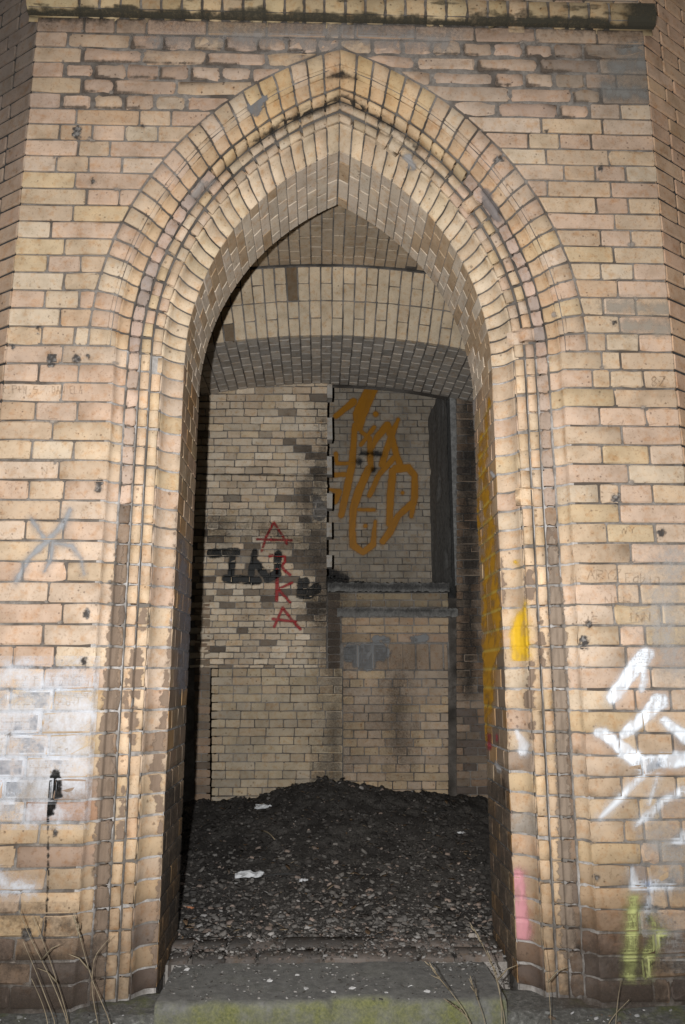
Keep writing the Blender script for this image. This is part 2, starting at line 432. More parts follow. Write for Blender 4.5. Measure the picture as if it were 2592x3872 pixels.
def band_S(pts, s, u0, u1):
    fn, L = prof_fn(pts)
    def S(a, b):
        t, d = fn(a); p = np.array(pts)
        # extrapolate a little beyond the ends so that numeric normals stay defined
        lo = np.minimum(a, 0); hi = np.maximum(a - 1, 0)
        v0 = (p[1] - p[0]) / max(L[1], 1e-6); v1 = (p[-1] - p[-2]) / max(1 - L[-2], 1e-6)
        t = t + lo * v0[0] + hi * v1[0]; d = d + lo * v0[1] + hi * v1[1]
        u = u0 + b * (u1 - u0)
        if u1 <= 0: u = np.minimum(u, -1e-9)
        else: u = np.maximum(u, 0)
        return sweep(t, d, u, s)
    return S, [float(x) for x in L[1:-1]]
M_PARENT = [None]
def mould(name, key, s, u0, u1, vis, c, mat=None, worn=1.0, bev=.0035, pts=None):
    pts = pts or PROF[key]
    S, mids = band_S(pts, s, u0, u1)
    L = prof_len(pts)
    mids = [m for m in mids if .06 < m < .94][:5]
    put(name, M_PARENT[0], sheet(S, L, vis, mids, (.5,) if worn > 1.4 else (), bev, .022, .0009, 0, worn), c, mat or M_BRICK)
allp = [(.985, .0075), (.884, .0075), (.874, .032), (.860, .042), (.841, .046), (.837, .084), (.80, .086), (.794, .092), (.76, .092), (.755, .100), (.718, .104), (.708, .127), (.699, .146), (.684, .161), (.664, .172), (.642, .176)]
for s in (-1, 1):
    def mb(lo, hi, n, m, nm, allp=allp):                      # mortar core of the jamb or of the half arch; its bricks are its pieces
        S, _ = band_S(allp, s, lo, hi); return grid_mesh(nm, S, 40, n, m, portal)
    M_PARENT[0] = mb(-(ZS + .25), -1e-6, 40, M_MORTAR_PALE, 'jamb_moulding')
    # jambs, course by course
    for i in range(20, N_TOP):
        z1, z0 = min(zc(i), ZS) - JT / 2, zc(i + 1) + JT / 2
        u0, u1 = z0 - ZS, z1 - ZS; zm = (z0 + z1) / 2; h = z1 - z0
        tin = AB_END.get((i, s), 1.04)
        AB_END[(i, s)] = tin
        wv = 1.7 if zm < 1.6 else 1.1
        cy = yellow(zm) if zm > .16 else tone((.085, .066, .055)); mould('jamb_face_brick', 'A', s, u0, u1, h, cy, None, wv, .0035, [(tin, 0), (.94, 0), (.881, 0)])
        mould('cavetto_brick', 'B', s, u0, u1, h, cy, None, wv, .003)
        field_rects.append((min(s * tin, s * .88), max(s * tin, s * .88), z0, z1, 0, False))
        dark = mixv((.22, .16, .115), (.135, .105, .085), random.random()) if zm < 1.7 else mixv((.42, .315, .25), (.28, .22, .18), random.random())
        mould('broken_roll_brick', 'X', s, u0, u1, h, tone(dark), M_OLD, 2.2, .004)
        sh = random.uniform(-.006, .006)
        for key in 'DE':
            mould('fillet_brick', key, s, u0 + sh * (key == 'E'), u1 + sh * (key == 'E'), h, tone(mixv(yellow(zm), (.52, .385, .25), .45)), None, wv, .0035)
        mould('hollow_brick', 'F', s, u0, u1, h, yellow(zm), None, wv, .004)
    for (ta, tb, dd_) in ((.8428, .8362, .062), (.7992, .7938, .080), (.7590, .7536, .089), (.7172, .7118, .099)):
        S, _ = band_S([(ta, dd_), ((ta + tb) / 2, dd_ + .002), (tb, dd_)], s, -(ZS + .1), -1e-6); grid_mesh('groove_shadow_strip', S, 3, 60, M_JOINT, M_PARENT[0])  # dark strip laid in each groove, its shadow line put in as colour
    # arch
    M_PARENT[0] = mb(0, 1.0, 40, M_JOINT, 'arch_moulding', [(.985, .0075), (.917, .0075), (.907, .013), (.886, .024), (.876, .036), (.860, .047), (.842, .050)] + allp[5:])
    for k in range(N_V):
        g = .0045 / 1.6
        u0, u1 = k / N_V + g, (k + 1) / N_V - g * (1 if k < N_V - 1 else .3)
        um = (k + .5) / N_V
        c = yellow(3)
        if um > .72: c = mixv(c, (.46, .31, .13), random.uniform(0, .6))
        mould('voussoir', 'A', s, u0, u1, .07, c, None, 1.2, .0035, [(.983, 0), (.95, 0), (.915, 0)])
        mould('chamfer_brick', 'A', s, u0, u1, .07, c, None, 1.0, .003, [(.9140, .0015), (.905, .006), (.884, .016)])
        mould('cavetto_brick', 'B', s, u0, u1, .07, mixv(c, (.40, .265, .145), .5), None, 1.0, .003, [(.8800, .018), (.8775, .027), (.870, .035), (.858, .040), (.8425, .042)])
        if um < .55:
            mould('broken_roll_brick', 'X', s, u0, u1, .068, tone(mixv((.42, .31, .25), (.25, .21, .19), random.random())), M_OLD, 2.0, .004)
        else:
            mould('roll_brick', 'C', s, u0, u1, .068, tone(mixv(yellow(3), (.48, .34, .16), .4)), None, 1.0, .004)
        for key in 'DE':
            du = random.uniform(-.004, .004)
            mould('fillet_brick', key, s, max(u0 + du, 0), min(u1 + du, .9995), .066, tone(mixv(yellow(3), (.40, .33, .24), .5 if um > .6 else .0)), None, 1.2, .0035)
        mould('hollow_brick', 'F', s, u0, u1, .062, tone(mixv(yellow(3), (.56, .46, .33), .55)), None, 1.1, .004)

# ---- reveal and soffit of the archway
D0, D1 = .174, .580
def reveal_S(s, d0, d1, u0, u1, t=.64):
    def S(a, b):
        d = d0 + a * (d1 - d0); u = u0 + b * (u1 - u0)
        if u1 <= 0: u = np.minimum(u, -1e-9)
        else: u = np.maximum(u, 0)
        return sweep(np.full_like(d, t), d, u, s)
    return S
for s in (-1, 1):
    rv = grid_mesh('reveal', reveal_S(s, D0 - .004, D1, -(ZS + .25), -1e-6, .646), 4, 30, M_MORTAR_PALE, portal)
    sf = grid_mesh('soffit', reveal_S(s, D0 - .004, D1, 0, 1.0, .646), 4, 40, M_MORTAR_IN, portal)
    for i in range(20, N_TOP):
        z1, z0 = min(zc(i), ZS) - .005, zc(i + 1) + .005
        cuts = [D0, D0 + .135, D0 + .27, D1] if i % 2 else [D0, D0 + .068, D0 + .20, D0 + .335, D1]
        for k in range(len(cuts) - 1):
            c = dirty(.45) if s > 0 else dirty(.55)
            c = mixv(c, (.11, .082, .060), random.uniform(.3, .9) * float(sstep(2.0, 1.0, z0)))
            if random.random() < .25: c = mixv(c, (.35, .20, .075), .6)
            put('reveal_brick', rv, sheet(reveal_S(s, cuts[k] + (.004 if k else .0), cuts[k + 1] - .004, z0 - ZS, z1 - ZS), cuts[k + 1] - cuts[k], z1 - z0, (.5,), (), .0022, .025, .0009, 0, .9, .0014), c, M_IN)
    for k in range(N_V):
        u0, u1 = k / N_V + .0026, (k + 1) / N_V - .0026
        cuts = [D0, D0 + .135, D0 + .27, D1] if k % 2 else [D0, D0 + .068, D0 + .20, D0 + .335, D1]
        for q in range(len(cuts) - 1):
            c = tone(mixv(random.choice(_pl), (.54, .475, .395), .75))
            if random.random() < .08 or (k < 15 and q < 2 and random.random() < .55): c = mixv(c, (.30, .185, .08), .6)
            put('soffit_brick', sf, sheet(reveal_S(s, cuts[q] + (.003 if q else 0), cuts[q + 1] - .003, u0, u1), cuts[q + 1] - cuts[q], .054, (), (.5,), .002, .025, .0007, 0, .8, .0012), c, M_IN)
# back face of the wall, seen only from inside
def back_face():
    V = []; Fc = []; n = 0
    for s in (-1, 1):
        zs = list(np.linspace(-.3, ZS, 10)) + list(np.linspace(ZS, 5.0, 60))
        for z in zs:
            t = .644 if z <= ZS else float(arc_x(z, .644))
            if z > ZS + math.sqrt((.644 + ARC) ** 2 - ARC ** 2): t = 0
            V += [(s * 2.3, YW + D1, z), (s * max(t, 0), YW + D1, z)]
        for k in range(len(zs) - 1): a = n + 2 * k; Fc.append((a, a + 1, a + 3, a + 2))
        n = len(V)
    link('inner_face', mesh_from('inner_face', V, Fc), portal, M_CHAMBER)
back_face()

# ---- cornice
CP = [(.004, 3.862), (-.014, 3.864), (-.028, 3.871), (-.037, 3.884), (-.041, 3.905), (-.040, 3.935), (-.034, 3.960)]
def corn_S(x0, x1):
    p = np.array(CP); L = np.r_[0, np.cumsum(np.linalg.norm(np.diff(p, axis=0), axis=1))]; L /= L[-1]
    def S(a, b):
        d = np.interp(b, L, p[:, 0]) + np.minimum(b, 0) * .2; z = np.interp(b, L, p[:, 1]) + np.maximum(b - 1, 0) * .2
        return np.stack([x0 + a * (x1 - x0), YW + d, z], 1)
    return S
V, Fc = box((XL - .03, YW - .030, 3.874), (XR + .03, YW + .05, 3.962)); cornice = link('cornice', mesh_from('cornice', V, Fc, None, False), portal, M_MORTAR)
x = XL - .045; k = 0
while x < XR + .04:
    wd = .0875 * random.uniform(.96, 1.04)
    if k == 0 or x > XR - .22: wd = .23
    x1 = min(x + wd, XR + .05)
    if XR + .05 - x1 < .05: x1 = XR + .05
    c = mixv(random.choice(_pl), (.40, .32, .19), random.uniform(.3, .8)); c = mixv(c, (.17, .13, .07), random.uniform(0, .4))
    put('cornice_brick', cornice, sheet(corn_S(x + .0055, x1 - .0055), x1 - x, .15, (.5,), (.2, .36, .52, .7), .004, .03, .001, 0, 1.4), tone(c), M_OLD)
    x = x1; k += 1
top_pile = Pile()
for i in range(-9, -1):
    z1, z0 = zc(i) - JT / 2, zc(i + 1) + JT / 2
    xx = XL
    while xx < XR - .02:
        x1 = min(xx + (.2655 if i % 2 else .1325), XR)
        top_pile.add(*sheet(flat_S(lambda z, v=xx: np.full_like(z, v), lambda z, v=x1 - JT: np.full_like(z, v), z0, z1, YW), x1 - xx, z1 - z0), yellow(3)); xx = x1
top_pile.build('upper_bricks', M_BRICK, portal)

# ------------------------------------------------------------------ receding side walls
def facet(s, label):
    w_ = thing('side_wall', label, 'wall', 'receding side walls')
    ang = math.radians(57); dx, dy = s * math.sin(ang), math.cos(ang); xo = XL if s < 0 else XR
    rest = Pile()
    for i in range(-9, N_TOP):
        z1, z0 = zc(i) - .006, zc(i + 1) + .006
        q = 0; first = True
        while q < 1.05:
            ln = (.2655 if i % 2 else .1325) if not first else (.1325 if i % 2 else .2)
            if random.random() < .2: ln = .1325
            q0, q1 = q + (.0065 if not first else .004), q + ln - .0065
            def S(a, b, q0=q0, q1=q1):
                l = q0 + a * (q1 - q0); z = z0 + b * (z1 - z0)
                return np.stack([xo + dx * l, YW + dy * l, z], 1)
            cx_, cy_ = to_px(np.array([xo + dx * q0, YW + dy * q0, (z0 + z1) / 2]))
            vis = -60 < cx_ < 2650 and cy_ > -80
            c = tone(mixv(random.choice(_pl), (.40, .255, .175), .5))
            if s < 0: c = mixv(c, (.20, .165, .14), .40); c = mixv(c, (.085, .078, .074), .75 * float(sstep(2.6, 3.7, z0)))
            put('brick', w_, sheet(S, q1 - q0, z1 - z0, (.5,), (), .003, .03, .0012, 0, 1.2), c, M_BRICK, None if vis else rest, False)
            q += ln; first = False
    rest.build('outer_bricks', M_BRICK, w_)
    def SM(a, b):
        l = a * 1.2 + .002; z = -.3 + b * 5.0
        return np.stack([xo + dx * l - dy * s * .007, YW + dy * l + abs(dx) * .007, z], 1)
    grid_mesh('mortar_bed', SM, 6, 12, M_DARK, w_)
    return w_
facet(-1, 'receding dark brick side wall at the left edge beyond the front wall corner')
facet(1, 'receding pinkish brick side wall at the right edge beyond the front wall corner')

# ------------------------------------------------------------------ ground and step
def ground_z(x, y):
    return -.012 - .10 * np.maximum(YW - .05 - y, 0) ** 1.0 * (y > -2) - .48 * (y <= -2) - .22 * sstep(.70, .585, np.abs(x + .03)) * sstep(2.86, 2.80, y) + .018 * (fbm(x * 6, y * 6, 3) - .5) + .012 * (fbm(x * 25, y * 25, 4) - .5)
gx = np.r_[-60, -25, -10, -4, -2.4, np.linspace(-1.9, 1.9, 130), 2.4, 4, 10, 25, 60]; gy = np.r_[-60, -25, -10, -4, -2, 0, 1, np.linspace(1.6, 3.05, 70), 3.3, 4, 7, 12, 30, 60]
A, B = np.meshgrid(gx, gy, indexing='ij'); Zg = ground_z(A.ravel(), B.ravel()); Zg = np.where(B.ravel() > 3.2, -.25, Zg)
nb_ = len(gy)
gr = link('ground', mesh_from('ground', np.stack([A.ravel(), B.ravel(), Zg], 1), [(i * nb_ + j, (i + 1) * nb_ + j, (i + 1) * nb_ + j + 1, i * nb_ + j + 1) for i in range(len(gx) - 1) for j in range(nb_ - 1)]), None, M_GROUND)
gr['kind'] = 'structure'
def step_mesh():
    x0, x1, y0, y1, z0, z1 = -.603, .550, 2.835, 3.20, -.45, .030
    n = 150; m = 14; V = []; Fc = []
    prof = [(y0, z0)] + [(y0, z) for z in np.linspace(z0 + .05, z1 - .02, 8)] + [(y0 + .004, z1 - .008), (y0 + .014, z1)] + [(y, z1) for y in np.linspace(y0 + .04, y1, 10)]
    for a in np.linspace(x0, x1, n):
        for (y, z) in prof:
            ch = sstep(.60, .74, fbm(a * 5 + 3, 2.2, 41, 3)) * math.exp(-((y - y0) / .02) ** 2) * math.exp(-((z - z1) / .03) ** 2); V.append((a, y + .010 * (fbm(a * 9, z * 9 + 5, 2) - .5) + .03 * ch, z + .014 * (fbm(a * 7, y * 7, 8) - .5) + .006 * (fbm(a * 40, y * 40, 9) - .5) - .018 * ch))
    k = len(prof)
    Fc = [(i * k + j, (i + 1) * k + j, (i + 1) * k + j + 1, i * k + j + 1) for i in range(n - 1) for j in range(k - 1)]
    Fc.append(tuple(range(k - 1, -1, -1)) ); Fc.append(tuple((n - 1) * k + j for j in range(k)))
    return mesh_from('concrete_step', V, Fc)
st = tag(link('concrete_step', step_mesh(), None, M_STEP), 'worn grey concrete doorstep with green moss on its front', 'step')

# ------------------------------------------------------------------ threshold of bricks on edge
th = thing('brick_threshold', 'row of dirty bricks on edge behind the concrete step', 'threshold')
for r in range(2):
    x = -.635 + (.0 if r == 0 else -.04)
    while x < .63:
        x1 = x + random.choice((.085, .125, .13, .25)) * random.uniform(.95, 1.05); x1 = min(x1, .64)
        y0, y1 = 3.208 + r * .115, 3.315 + r * .115; zt = .047 + r * .004 + random.uniform(-.006, .006)
        def S(a, b, x=x, x1=x1, y0=y0, y1=y1, zt=zt): return np.stack([x + .006 + a * (x1 - x - .012), y0 + b * (y1 - y0), np.full_like(a, zt)], 1)
        put('brick', th, sheet(S, x1 - x, y1 - y0, (.5,), (.5,), .007, .05, .002, 0, 2.2), tone(mixv((.06, .056, .053), (.14, .122, .112), random.random() ** 2)), M_OLD)
        x = x1
V, Fc = box((-.645, 3.206, -.1), (.645, 3.46, .026)); link('mortar_bed', mesh_from('mortar_bed', V, Fc, None, False), th, M_MORTAR_IN)

# ------------------------------------------------------------------ inner chamber
YA, YB, YF = 5.20, 6.15, 7.25       # face of inner arch, back wall, far wall behind the hole
Z_V, Z_I, R_I = CAM[2] + 2.95, CAM[2] + 2.40, 4.8
def seg_z(x, z_top, R): return z_top - (R - np.sqrt(R * R - x * x))
def struct(name, V, Fc, m):
    o = link(name, mesh_from(name, V, Fc, None, False), None, m); o['kind'] = 'structure'; return o
for s, nm in ((-1, 'chamber_wall_left'), (1, 'chamber_wall_right')):
    V, Fc = box((s * 1.42 if s > 0 else -1.62, YW + D1 + .01, -.2), (1.62 if s > 0 else -1.42, 7.6, 5.0)); struct(nm, V, Fc, M_CHAMBER)
vault = thing('vault', 'shallow brick vault above the inner arch, seen through the archway', 'vault')
rest = Pile()
nx = 26; xs = np.linspace(-1.3, 1.3, 35)
for k in range(len(xs) - 1):
    y = YW + D1 + .02 + (.1 if k % 2 else 0); y = 4.0 + random.uniform(0, .12)
    while y < YA - .01:
        y1 = min(y + random.choice((.13, .13, .26)), YA - .003)
        if y1 - y < .04: break
        def S(a, b, k=k, y=y, y1=y1):
            xx = xs[k] + .004 + a * (xs[k + 1] - xs[k] - .008); return np.stack([xx, y + .004 + b * (y1 - y - .008), seg_z(xx, Z_V, R_I + .55)], 1)
        put('brick', vault, sheet(S, .076, y1 - y, (), (.5,), .004, .03), tone(mixv(random.choice(_pl), (.50, .42, .32), .8)), M_IN, None if abs(xs[k]) < .8 and y > 4.3 else rest)
        y = y1
rest.build('outer_bricks', M_IN, vault)
def SV(a, b):
    xx = -1.5 + a * 3.0; return np.stack([xx, YW + D1 - .01 + b * (YA + .1 - YW - D1), seg_z(xx, Z_V, R_I + .55) + .006], 1)
grid_mesh('mortar_bed', SV, 30, 4, M_MORTAR_IN, vault)

iarch = thing('inner_arch', 'low segmental brick arch inside the chamber with a grey sooty underside', 'arch')
def ring_S(x0, x1, r0, r1, Y):
    # x measured on the intrados; ring offset r above it (normal direction)
    def S(a, b):
        x = x0 + a * (x1 - x0); r = r0 + b * (r1 - r0); th = np.arcsin(x / R_I); zc0 = Z_I - R_I
        return np.stack([(R_I + r) * np.sin(th), np.full_like(x, Y), zc0 + (R_I + r) * np.cos(th)], 1)
    return S
nb2 = 33; xs = np.linspace(-1.22, 1.22, nb2)
for k in range(nb2 - 1):
    for r in range(2):
        r0 = r * .272
        parts = [(r0, r0 + .262)] if (k + r) % 2 else [(r0, r0 + .128), (r0 + .136, r0 + .262)]
        for (q0, q1) in parts:
            c = tone(mixv(random.choice(_pl), (.68, .57, .42), .9))
            if random.random() < .04: c = (.20, .15, .10)
            put('arch_brick', iarch, sheet(ring_S(xs[k] + .0045, xs[k + 1] - .0045, q0, q1, YA + random.uniform(-.002, .002)), .066, q1 - q0, (), (.5,), .004, .03, .001, 0, 1.3), c, M_IN)
    y = YA + .004; q = 0
    while y < YB - .02:
        y1 = min(y + (.065 if (q == 0 and k % 2) else .13), YB + .02)
        def S(a, b, k=k, y=y, y1=y1):
            xx = xs[k] + .0045 + a * (xs[k + 1] - xs[k] - .009); return np.stack([xx, y + .004 + b * (y1 - y - .008), seg_z(xx, Z_I, R_I)], 1)
        put('underside_brick', iarch, sheet(S, .066, y1 - y, (), (), .004, .03), tone(mixv((.52, .47, .41), (.36, .335, .305), random.random())), M_IN)
        y = y1; q += 1
grid_mesh('face_mortar', ring_S(-1.45, 1.45, .002, .545, YA + .008), 40, 3, M_MORTAR_IN, iarch)
def SU(a, b):
    xx = -1.45 + a * 2.9; return np.stack([xx, YA + .008 + b * (YB + .10 - YA), seg_z(xx, Z_I, R_I) + .007], 1)
grid_mesh('underside_mortar', SU, 30, 4, M_MORTAR_IN, iarch)

# ------------------------------------------------------------------ back wall: upper infill, hole, lower wall
in_rects = []
def px_rect(x0, y0, x1, y1, Y):
    p = on_y(x0, y0, Y); q = on_y(x1, y1, Y); return p[0], q[0], q[2], p[2]      # x0,x1,z0,z1
def px_brick(parent, name, x0, y0, x1, y1, Y, c, pile=None, worn=1.3, mat=None, g=1.6):
    a0, a1, z0, z1 = px_rect(x0 + g, y0 + g, x1 - g, y1 - g, Y + random.uniform(-.002, .002))
    off = random.uniform(-.003, .003)
    S = flat_S(lambda z: np.full_like(z, a0), lambda z: np.full_like(z, a1), z0, z1, Y + off)
    put(name, parent, sheet(S, abs(a1 - a0), z1 - z0, (.5,), (), .004, .03, .001, 0, worn), c, mat or M_IN, pile)
    in_rects.append((a0, a1, z0, z1, off, Y))
HX0 = on_y(1238, 1900, YB)[0]; HX1 = on_y(1700, 1900, YB)[0]
def hx(px_y, X):  # pixel x of world X on back plane at photo row y
    lo, hi = 600, 2000
    for _ in range(30):
        m = (lo + hi) / 2
        if on_y(m, px_y, YB)[0] < X: lo = m
        else: hi = m
    return lo
PALE_IN = [(.64, .545, .42), (.67, .58, .46), (.61, .51, .39), (.60, .485, .36), (.56, .465, .355), (.62, .505, .36)]
infill = thing('infill_wall', 'ragged pale brick infill wall with red and black graffiti letters, behind the archway', 'wall')
y = 1404.0; i = 0; restp = Pile(); cnt = 0
while y < 2524:
    f_ = (y - 1404) / 1120; hgt = 28.6 - 5.6 * f_; hgt = min(hgt, 2526 - y) if 2526 - y < hgt * 1.5 else hgt
    ln = 72 - 17 * f_; xr = hx(y, HX0); x = 745 - (ln / 2 if i % 2 else 0) + random.uniform(-8, 8)
    while x < xr - 6:
        x1 = x + ln * random.choice((.72, 1, 1, 1, 1.12)); x1 = xr if xr - x1 < 22 else x1
        c = tone(random.choice(PALE_IN), .8, 1.12)
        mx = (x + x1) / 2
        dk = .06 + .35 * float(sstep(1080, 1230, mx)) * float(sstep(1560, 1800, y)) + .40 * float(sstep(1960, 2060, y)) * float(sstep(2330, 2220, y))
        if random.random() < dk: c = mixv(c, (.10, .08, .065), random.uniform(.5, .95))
        pass
        q = restp if x1 < 770 else None
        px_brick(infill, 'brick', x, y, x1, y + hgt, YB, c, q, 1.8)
        x = x1
    y += hgt; i += 1
restp.build('hidden_bricks', M_IN, infill)
a0, a1, z0, z1 = px_rect(600, 1380, hx(2000, HX0), 2526, YB)
V, Fc = box((-1.45, YB + .009, z0), (HX0 - .004, YB + .16, CAM[2] + 2.5)); link('mortar_bed', mesh_from('mortar_bed', V, Fc, None, False), infill, M_MORTAR_IN)
for (ya, yb) in ((1432, 1500), (1578, 1660), (1722, 1790), (1862, 1920), (1975, 2030), (2098, 2142)):
    p = on_y(1238, yb, YB); q = on_y(1238, ya, YB)
    V, Fc = box((HX0 - .05, YB + .02, p[2]), (HX0 + .040, YB + .13, q[2]))
    V = [(vx + random.uniform(-.004, .004), vy, vz + random.uniform(-.006, .006)) for vx, vy, vz in V]
    link('toothing_brick', mesh_from('toothing_brick', V, Fc, (.40, .38, .35), False), infill, M_IN)

base = thing('back_wall', 'lower brick back wall with blocked recess and two grey concrete bands', 'wall')
def px_rows(parent, y0, y1, hgt, xa, xb, pal, name='brick', kd='mix', first=0, dk=None):
    y = y0; i = first
    while y < y1 - 8:
        h2 = min(hgt, y1 - y)
        ln = 54 if i % 2 == 0 else 107
        x = xa; fs = True
        while x < xb - 5:
            l2 = ln * random.uniform(.96, 1.04)
            if fs: l2 *= random.choice((.5, .75, 1)); fs = False
            x1 = x + l2; x1 = xb if xb - x1 < 24 else x1
            c = tone(random.choice(pal), .85, 1.1)
            if dk: c = dk((x + x1) / 2, y, c)
            px_brick(parent, name, x, y, x1, y + h2, YB, c)
            x = x1
        y += hgt; i += 1
PAL_B = [(.47, .39, .28), (.48, .40, .285), (.44, .37, .275), (.45, .36, .255), (.42, .36, .28)]
px_rows(base, 2527, 3075, 32.2, 800, 1296, PAL_B)
px_rows(base, 2535, 3075, 32.2, 1297, 1698, [(.42, .33, .245), (.44, .345, .235), (.39, .315, .245)], first=1)
px_rows(base, 2395, 2432, 35, 1292, 1698, [(.37, .275, .205), (.40, .30, .205)], first=1)
px_rows(base, 2334, 2394, 30, 1292, 1698, [(.46, .355, .245), (.43, .315, .22)])
px_rows(base, 2242, 2297, 27, 1240, 1698, [(.30, .24, .16), (.22, .18, .13)], first=1)
px_rows(base, 2242, 2530, 29, 1240, 1288, [(.10, .08, .065), (.15, .115, .09)], first=1)
px_rows(base, 1470, 3075, 29.5, 1726, 1850, [(.20, .16, .125), (.13, .105, .09), (.27, .21, .16), (.24, .17, .12)])
px_rows(base, 2250, 3090, 30, 735, 796, [(.24, .19, .14), (.17, .135, .105), (.30, .22, .16)])
for x in range(1470, 1690, 52): px_brick(base, 'soldier_brick', x, 2434, x + 51 if x + 51 < 1690 else 1697, 2533, YB, tone((.31, .24, .18)))
for x in range(1298, 1470, 57): px_brick(base, 'soldier_brick', x, 2434, x + 56, 2533, YB, tone((.31, .24, .18)))
# backing
def backing(x0, x1, y0, y1, d=.009):
    p = on_y(x0, y0, YB); q = on_y(x1, y1, YB)
    V, Fc = box((p[0], YB + d, q[2]), (q[0], YB + .3, p[2])); link('mortar_bed', mesh_from('mortar_bed', V, Fc, None, False), base, M_MORTAR_IN)
backing(797, 1702, 2527, 3500); backing(1236, 1702, 2240, 2526.5); backing(1722, 2000, 1440, 3500); backing(640, 796.9, 2527, 3500)
V, Fc = box((-1.45, YB + .014, -.1), (1.45, YB + .31, on_y(1296, 2250, YB)[2] - .02)); link('core', mesh_from('core', V, Fc, None, False), base, M_JOINT)
def ledge(y0, y1, x0, x1, out, nm):
    p = on_y(x0, y0, YB); q = on_y(x1, y1, YB)
    V = []; n = 60; Fc = []
    for k in range(n + 1):
        x = p[0] + (q[0] - p[0]) * k / n; j = lambda m=.007: random.uniform(-m, m)
        V += [(x, YB - out + j(), q[2] + j()), (x, YB - out + j(), p[2] + j()), (x, YB + .28, p[2] + j(.002)), (x, YB + .28, q[2])]
    for k in range(n):
        a = 4 * k
        for m in range(4): Fc.append((a + m, a + 4 + m, a + 4 + (m + 1) % 4, a + (m + 1) % 4))
    Fc += [(0, 1, 2, 3), (4 * n + 3, 4 * n + 2, 4 * n + 1, 4 * n)]
    link(nm, mesh_from(nm, V, Fc, None, False), base, M_CONC)
ledge(2203, 2238, 1240, 1700, .012, 'concrete_sill'); ledge(2301, 2332, 1276, 1732, .016, 'concrete_band')
# soot black jamb at the right of the hole
p = on_y(1700, 2204, YB); z_s = p[2]
def SJ(a, b):
    y_ = YB + .01 + a * (YF + .05 - YB); z_ = z_s - .02 + b * (CAM[2] + 2.5 - z_s)
    return np.stack([HX1 + .022 * (fbm(y_ * 6, z_ * 5, 61) - .5) + .018 * sstep(.62, .75, fbm(y_ * 3, z_ * 3, 62)), y_, z_], 1)
grid_mesh('hole_jamb', SJ, 30, 70, M_JAMB, base)
V, Fc = box((HX1 + .03, YB + .012, z_s - .02), (HX1 + .30, YF + .05, CAM[2] + 2.48)); link('jamb_core', mesh_from('jamb_core', V, Fc, None, False), base, M_JAMB)
V, Fc = box((HX0 - .6, YB + .29, z_s - .30), (HX1 + .1, YF, z_s - .006)); link('hole_floor', mesh_from('hole_floor', V, Fc, None, False), base, M_DARK)

far = thing('far_wall', 'dim brick wall with large orange graffiti, seen through the hole at upper right', 'wall')
pf = Pile(); y = 1302; i = 0; big = 0
while y < 2215:
    h2 = 26.0; x = 1180 - (i % 2) * 26
    while x < 1690:
        x1 = x + 53 * random.uniform(.95, 1.05)
        a0, a1, zz0, zz1 = px_rect(x + 1.4, y + 1.4, x1 - 1.4, y + h2 - 1.4, YF)
        S = flat_S(lambda z: np.full_like(z, a0), lambda z: np.full_like(z, a1), zz0, zz1, YF)
        vis = x > 1215 and x1 < 1700 and y > 1400
        put('brick', far, sheet(S, abs(a1 - a0), zz1 - zz0, (), (), .004, .02, .001, 0, 1.4), tone((.38, .335, .275), .85, 1.1), M_IN, None if vis else pf)
        x = x1
    y += h2; i += 1
pf.build('hidden_bricks', M_IN, far)
V, Fc = box((HX0 - .6, YF + .007, z_s - .4), (HX1 + .4, YF + .2, 5.0)); link('mortar_bed', mesh_from('mortar_bed', V, Fc, None, False), far, M_MORTAR_IN)
V, Fc = box((-1.62, 7.5, -.2), (1.62, 7.7, 5.0)); struct('chamber_wall_back', V, Fc, M_CHAMBER)
V, Fc = box((-1.7, YW + D1 + .005, 4.9), (1.7, 7.7, 5.05)); struct('chamber_ceiling', V, Fc, M_CHAMBER)

# ------------------------------------------------------------------ rubble floor
def soil_z(x, y):
    f_ = sstep(3.35, 6.0, y)
    z = .045 + .10 * f_ + .205 * np.exp(-np.abs((x + .04) / .50) ** 1.7 - ((y - 5.5) / .75) ** 2) + .075 * np.exp(-((x - .75) / .55) ** 2 - ((y - 5.5) / .8) ** 2) + .02 * f_
    z = z + .05 * (fbm(x * 3, y * 3, 21) - .5) * f_ + (.075 * f_ + .016) * (fbm(x * 13, y * 13, 22) - .5) + .026 * (fbm(x * 50, y * 50, 23, 3) - .5)
    return z - .012 * sstep(3.42, 3.25, y) - .004
sx = np.linspace(-1.42, 1.42, 230); sy = np.linspace(3.235, 6.2, 250)
A, B = np.meshgrid(sx, sy, indexing='ij'); Zs = soil_z(A.ravel(), B.ravel()); n2 = len(sy)
soil = link('rubble_floor', mesh_from('rubble_floor', np.stack([A.ravel(), B.ravel(), Zs], 1), [(i * n2 + j, (i + 1) * n2 + j, (i + 1) * n2 + j + 1, i * n2 + j + 1) for i in range(len(sx) - 1) for j in range(n2 - 1)]), None, M_SOIL)
soil['kind'] = 'structure'
def chip(x, y, z, sz, fl_=.5):
    n = random.randint(5, 7); a0 = random.uniform(0, 6.28); V = []
    tx, ty = random.gauss(0, .3), random.gauss(0, .3)
    for lev, k in ((0, 1), (1, .7)):
        for q in range(n):
            a = a0 + q * 6.283 / n; r = sz * k * random.uniform(.6, 1.1)
            dx, dy = r * math.cos(a), r * math.sin(a) * .7
            V.append((x + dx, y + dy, z + lev * sz * fl_ + dx * tx + dy * ty))
    Fc = [tuple(range(2 * n - 1, n - 1, -1))[::-1]] + [(q, (q + 1) % n, n + (q + 1) % n, n + q) for q in range(n)]
    return V, Fc
deb = Pile()
